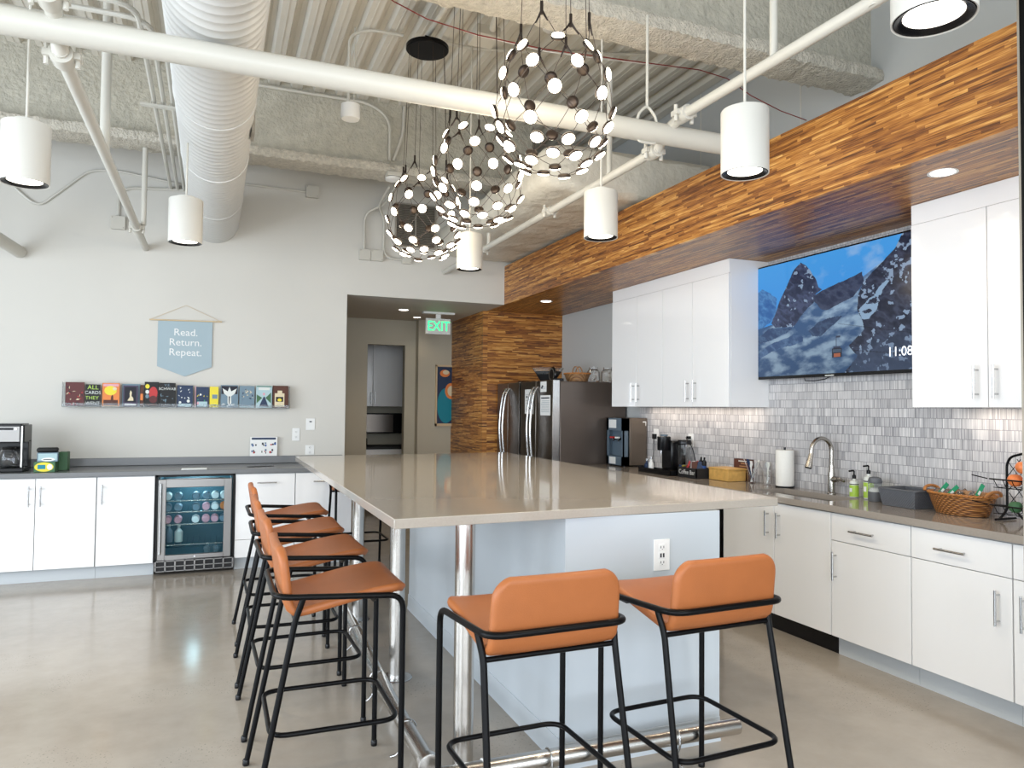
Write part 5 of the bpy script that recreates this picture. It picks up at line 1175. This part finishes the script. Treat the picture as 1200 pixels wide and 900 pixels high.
# paper towel
t = thing('paper_towel_roll', 'standing roll of white paper towels beside the sink', 'paper towel', (4.0, 4.47, WZ))
yt = 4.425
new('paper_towel').lathe([(.018, .012), (.064, .012), (.066, .02), (.066, .275), (.064, .28), (.018, .28)], (4.0, yt, WZ), 40).build('towel_roll', t)
new('black').lathe([(.07, .001), (.07, .008), (.01, .010), (.008, .30), (0, .30)], (4.0, yt, WZ), 32).build('stand', t)
# faucet
fy = 3.99; fx = 4.02
t = thing('kitchen_faucet', 'brushed nickel gooseneck faucet behind the sink', 'faucet', (fx, fy, WZ))
new('nickel').lathe([(.030, .0005), (.030, .006), (.024, .012), (.024, .13), (.020, .16), (.016, .20)], (fx, fy, WZ), 28).build('faucet_base', t)
new('nickel').tube([(fx, fy, WZ+.19), (fx, fy, WZ+.30)]+[(fx-.085+.085*math.cos(a), fy+.012*a/3, WZ+.30+.085*math.sin(a)) for a in [PI*k/14 for k in range(1, 14)]]+[(fx-.172, fy+.012, WZ+.28)], .0145, 16).build('gooseneck', t)
new('nickel').tube([(fx-.170, fy+.012, WZ+.285), (fx-.178, fy+.012, WZ+.25), (fx-.190, fy+.013, WZ+.205), (fx-.196, fy+.013, WZ+.185)], [.015, .017, .024, .025], 20).build('spray_head', t)
new('black').tube([(fx-.196, fy+.013, WZ+.186), (fx-.1985, fy+.013, WZ+.178)], .022, 20).build('nozzle_face', t)
new('nickel').tube([(fx, fy-.01, WZ+.10), (fx, fy-.055, WZ+.102)], [.022, .019], 20).build('valve_body', t)
new('nickel').tube([(fx, fy-.05, WZ+.102), (fx-.02, fy-.10, WZ+.108), (fx-.03, fy-.14, WZ+.098)], [.010, .011, .007], 14).build('lever_handle', t)
# soap bottles
def soap(x, y, h, r, lab):
    t = thing('soap_bottle', lab, 'soap bottle', (x, y, WZ))
    new('soap_white').lathe([(r*.92, .001), (r, .006), (r, h*.78), (r*.8, h*.88), (r*.35, h*.93), (r*.35, h)], (x, y, WZ), 28).build('bottle_body', t)
    new('lime').lathe([(r*1.015, h*.06), (r*1.015, h*.66)], (x, y, WZ), 28).build('label', t, solid=.0006)
    new('black').lathe([(r*1.02, h*.69), (r*1.02, h*.73)], (x, y, WZ), 28).build('neck_band', t, solid=.0006)
    new('paper').box((x-r*1.03, y-r*.35, WZ+h*.3), (x-r*1.015, y+r*.35, WZ+h*.5)).build('label_patch', t)
    new('black').lathe([(r*.42, h), (r*.42, h+.022), (r*.16, h+.028), (r*.16, h+.05), (0, h+.05)], (x, y, WZ), 18).build('pump_collar', t)
    new('black').tube([(x, y, WZ+h+.048), (x-.004, y, WZ+h+.054), (x-.035, y+.01, WZ+h+.050)], .006, 8).build('pump_nozzle', t)
soap(3.99, 3.765, .125, .029, 'shorter lime green soap bottle with black pump behind the sink')
soap(4.01, 3.665, .165, .031, 'taller lime green soap bottle with black pump behind the sink')
t = thing('scrub_jar', 'round dark jar with lid raised beside the soap bottles', 'jar', (3.97, 3.55, WZ))
new('grey_plastic').lathe([(0, .001), (.040, .001), (.042, .006), (.042, .062), (.038, .062), (.038, .01), (0, .01)], (3.95, 3.56, WZ), 28).build('jar_body', t)
new('paper_towel').lathe([(.0, .02), (.036, .02), (.036, .07), (.025, .085), (0, .088)], (3.95, 3.56, WZ), 24).build('white_sponge', t)
new('clear').lathe([(.041, .063), (.041, .115), (.038, .118)], (3.95, 3.56, WZ), 28).build('clear_sleeve', t, solid=.002)
new('grey_plastic').lathe([(.041, .119), (.043, .125), (.036, .150), (.02, .156), (0, .156)], (3.95, 3.56, WZ), 28).build('jar_lid', t)
# grey woven basket
t = thing('grey_basket', 'grey woven plastic basket between the soap jar and bread basket', 'basket', (3.95, 3.31, WZ))
gx0, gx1, gy0, gy1, gh = 3.83, 4.06, 3.168, 3.43, .105
def taper_box(mn, x0, x1, y0, y1, z0, z1, k, wall=.006):
    b = new(mn)
    o0 = [(x0+k, y0+k), (x1-k, y0+k), (x1-k, y1-k), (x0+k, y1-k)]; o1 = [(x0, y0), (x1, y0), (x1, y1), (x0, y1)]
    def lp(q, z, i): return [b.b.verts.new((x+(i if x < (x0+x1)/2 else -i), y+(i if y < (y0+y1)/2 else -i), z)) for x, y in q]
    A, B, D, E_ = lp(o0, z0, 0), lp(o1, z1, 0), lp(o1, z1, wall), lp(o0, z0+wall, wall)
    for P_, Q_ in ((A, B), (B, D), (D, E_)):
        for i in range(4): b._f([P_[i], P_[(i+1) % 4], Q_[(i+1) % 4], Q_[i]])
    b._f(A); b._f(E_); return b
taper_box('weave_grey', gx0, gx1, gy0, gy1, WZ+.001, WZ+gh, .018).build('woven_body', t)
b = new('grey_plastic').tube(rnd([(gx0, gy0, WZ+gh), (gx1, gy0, WZ+gh), (gx1, gy1, WZ+gh), (gx0, gy1, WZ+gh)], .02, closed=True), .006, 8, closed=True); b.build('rim', t)
# oval wicker basket with snacks
t = wicker_basket('bread_basket', 3.935, 2.955, WZ, .125, .188, .115, 'weave_honey', 'oval honey wicker basket holding packets with green tags', 1.32)
for s in (-1, 1):
    new('wicker').tube([(3.935+.06*math.cos(a), 2.955+s*(.184+.012*math.sin(a)), WZ+.118+.026*math.sin(a)) for a in [PI*k/10 for k in range(11)]], .009, 8).build('handle', t)
PR = random.Random(12)
for i in range(7):
    yy = 2.862+.031*i; xx = 3.935+(.03 if i % 2 else -.025)
    b = new('clear'); b.lathe([(0, 0), (.026, .012), (.034, .05), (.028, .085), (.006, .098)], (0, 0, 0), 12, sx=.55)
    o = b.build('snack_packet'); o.location = (xx, yy, WZ+.045); o.rotation_euler = (PR.uniform(-.4, .4), PR.uniform(-.3, .3), PR.uniform(0, 3))
    tag(o, ['leftmost', 'second', 'third', 'middle', 'fifth', 'sixth', 'rightmost'][i]+' clear snack packet counted from the left in the wicker basket', 'packet', 'snack packets in the wicker basket')
for i, (yy, xx, rx_) in enumerate(((3.085, 3.90, .75), (3.02, 3.885, .85), (2.855, 3.90, .55))):
    o = new('green').box((-.002, -.011, 0), (.002, .011, .115)).use('soap_white').box((-.0024, -.011, .05), (-.0021, .002, .075)).build('green_tag', bev=.0008); o.location = (xx, yy, WZ+.085); o.rotation_euler = (rx_, -.1, 0)
    tag(o, ['left', 'middle', 'right'][i]+' bright green tag sticking out of the wicker basket', 'tag', 'green tags in the wicker basket')
for i in range(5):
    o = new('wicker_light').lathe([(0, 0), (.018, .006), (.024, .018), (.018, .03), (0, .036)], (0, 0, 0), 14, sy=1.4).build('snack_bite'); o.location = (3.93+.02*(i % 2), 2.84+.035*i, WZ+.10)
    tag(o, ['leftmost', 'second', 'third', 'fourth', 'rightmost'][4-i]+' tan bread bite at the top of the wicker basket', 'bread', 'bread bites in the wicker basket')
# wire fruit stand
t = thing('fruit_stand', 'black wire fruit stand with diamond mesh at the right edge', 'fruit stand', (3.93, 2.58, WZ))
b = None
fx0, fx1, fy0, fy1, ft = 3.84, 4.05, 2.34, 2.705, 1.255
def frame_side(x):
    return rnd([(x-.03, fy1+.02, WZ+.008), (x, fy1, WZ+.055), (x, fy1, ft-.04), (x+.0, fy1-.02, ft), (x, (fy0+fy1)/2+.02, ft+.045), (x, fy0+.02, ft), (x, fy0, ft-.04), (x, fy0, WZ+.055), (x-.03, fy0-.02, WZ+.008)], .03)
new('black_metal').tube(frame_side(3.95), .0065, 10).build('upright_frame', t)
new('black_metal').tube(rnd([(3.95, fy1, WZ+.07), (3.95, fy1-.05, WZ+.055), (3.95, fy1-.09, WZ+.008), (3.95, fy0+.09, WZ+.008), (3.95, fy0+.05, WZ+.055), (3.95, fy0, WZ+.07)], .03), .006, 8).build('base_scroll', t)
new('black_metal').tube([(3.87, fy1+.01, WZ+.007), (4.03, fy1+.01, WZ+.007)], .006, 8).build('foot_bar', t)
b = new('black_metal'); X_ = 3.957
for k in range(-6, 8):
    y_s = fy0+k*.06
    for sgn in (1, -1):
        pts = []
        for j in range(0, 21):
            z = WZ+.07+(ft-WZ-.08)*j/20; y = y_s+sgn*(z-WZ-.07)*.75+(0 if sgn > 0 else .25)
            if fy0 < y < fy1: pts.append((X_, y, z))
        if len(pts) > 1: b.tube([pts[0], pts[-1]], .002, 5)
b.build('diamond_mesh', t)
for zz, nm in ((1.10, 'upper_tray'), (.965, 'lower_tray')):
    b = new('black_metal').tube(rnd([(3.77, fy0+.02, zz+.045), (3.77, fy1-.02, zz+.045), (3.94, fy1-.01, zz+.03), (3.94, fy0+.01, zz+.03)], .03, closed=True), .004, 8, closed=True)
    for k in range(7):
        y = fy0+.03+k*.047; b.tube(rnd([(3.77, y, zz+.045), (3.80, y, zz), (3.92, y, zz), (3.94, y, zz+.03)], .02), .002, 5)
    b.tube([(3.80, fy0+.03, zz), (3.80, fy1-.03, zz)], .002, 5)
    b.tube([(3.77, fy1-.02, zz+.045), (3.74, fy1+.045, zz+.06)], .003, 6)
    b.build(nm, t)
def fruit(mn, x, y, z, r, lab, cat):
    t = thing(cat, lab, cat, (x, y, z), 'fruit in the wire stand')
    prof = [(0, r*.18), (r*.35, r*.08), (r*.75, r*.35), (r, r*.95), (r*.88, r*1.45), (r*.5, r*1.78), (r*.2, r*1.78), (0, r*1.66)]
    P = rnd([(a_, 0, h_) for a_, h_ in prof], r*.3, 3); new(mn).lathe([(max(p.x, 0), p.z) for p in P], (x, y, z), 24).build('fruit_skin', t)
    new('brown').tube([(x, y, z+r*1.66), (x+.004, y, z+r*1.95)], .0018, 6).build('stem', t)
fruit('apple', 3.86, 2.60, 1.105, .037, 'red and yellow apple at the left of the upper fruit tray', 'apple')
fruit('orange_fruit', 3.86, 2.52, 1.105, .037, 'orange beside the apple in the upper fruit tray', 'orange')
fruit('apple', 3.86, 2.44, 1.105, .037, 'apple at the right of the upper fruit tray', 'apple')
fruit('apple', 3.86, 2.56, 1.175, .036, 'apple resting highest on the upper fruit tray', 'apple')
fruit('leafgreen', 3.86, 2.60, .970, .034, 'dark green avocado in the lower fruit tray', 'avocado')
fruit('leafgreen', 3.86, 2.51, .970, .034, 'second dark green avocado deeper in the lower fruit tray', 'avocado')
# dark glazed partition at the right edge
t = thing('glass_partition', 'dark framed partition standing at the far right edge of the picture', 'partition', (3.0, 1.55, 0))
new('alu').box((2.995, 1.976, .10), (3.035, 1.988, 3.9)).build('edge_strip', t)
new('black_metal').box((2.99, 1.93, .10), (3.04, 1.975, 3.9)).box((2.99, 1.10, .10), (3.04, 1.15, 3.9)).box((2.99, 1.15, 3.85), (3.04, 1.93, 3.9)).box((2.99, 1.15, .10), (3.04, 1.93, .18)).build('frame', t)
new('black').box((3.01, 1.15, .18), (3.02, 1.93, 3.85)).build('dark_pane', t)
for y in (1.2, 1.8): new('black_metal').box((2.99, y-.03, 0), (3.04, y+.03, .099)).build('foot', t)
for o in bpy.data.objects:
    if '_w' in o: del o['_w']
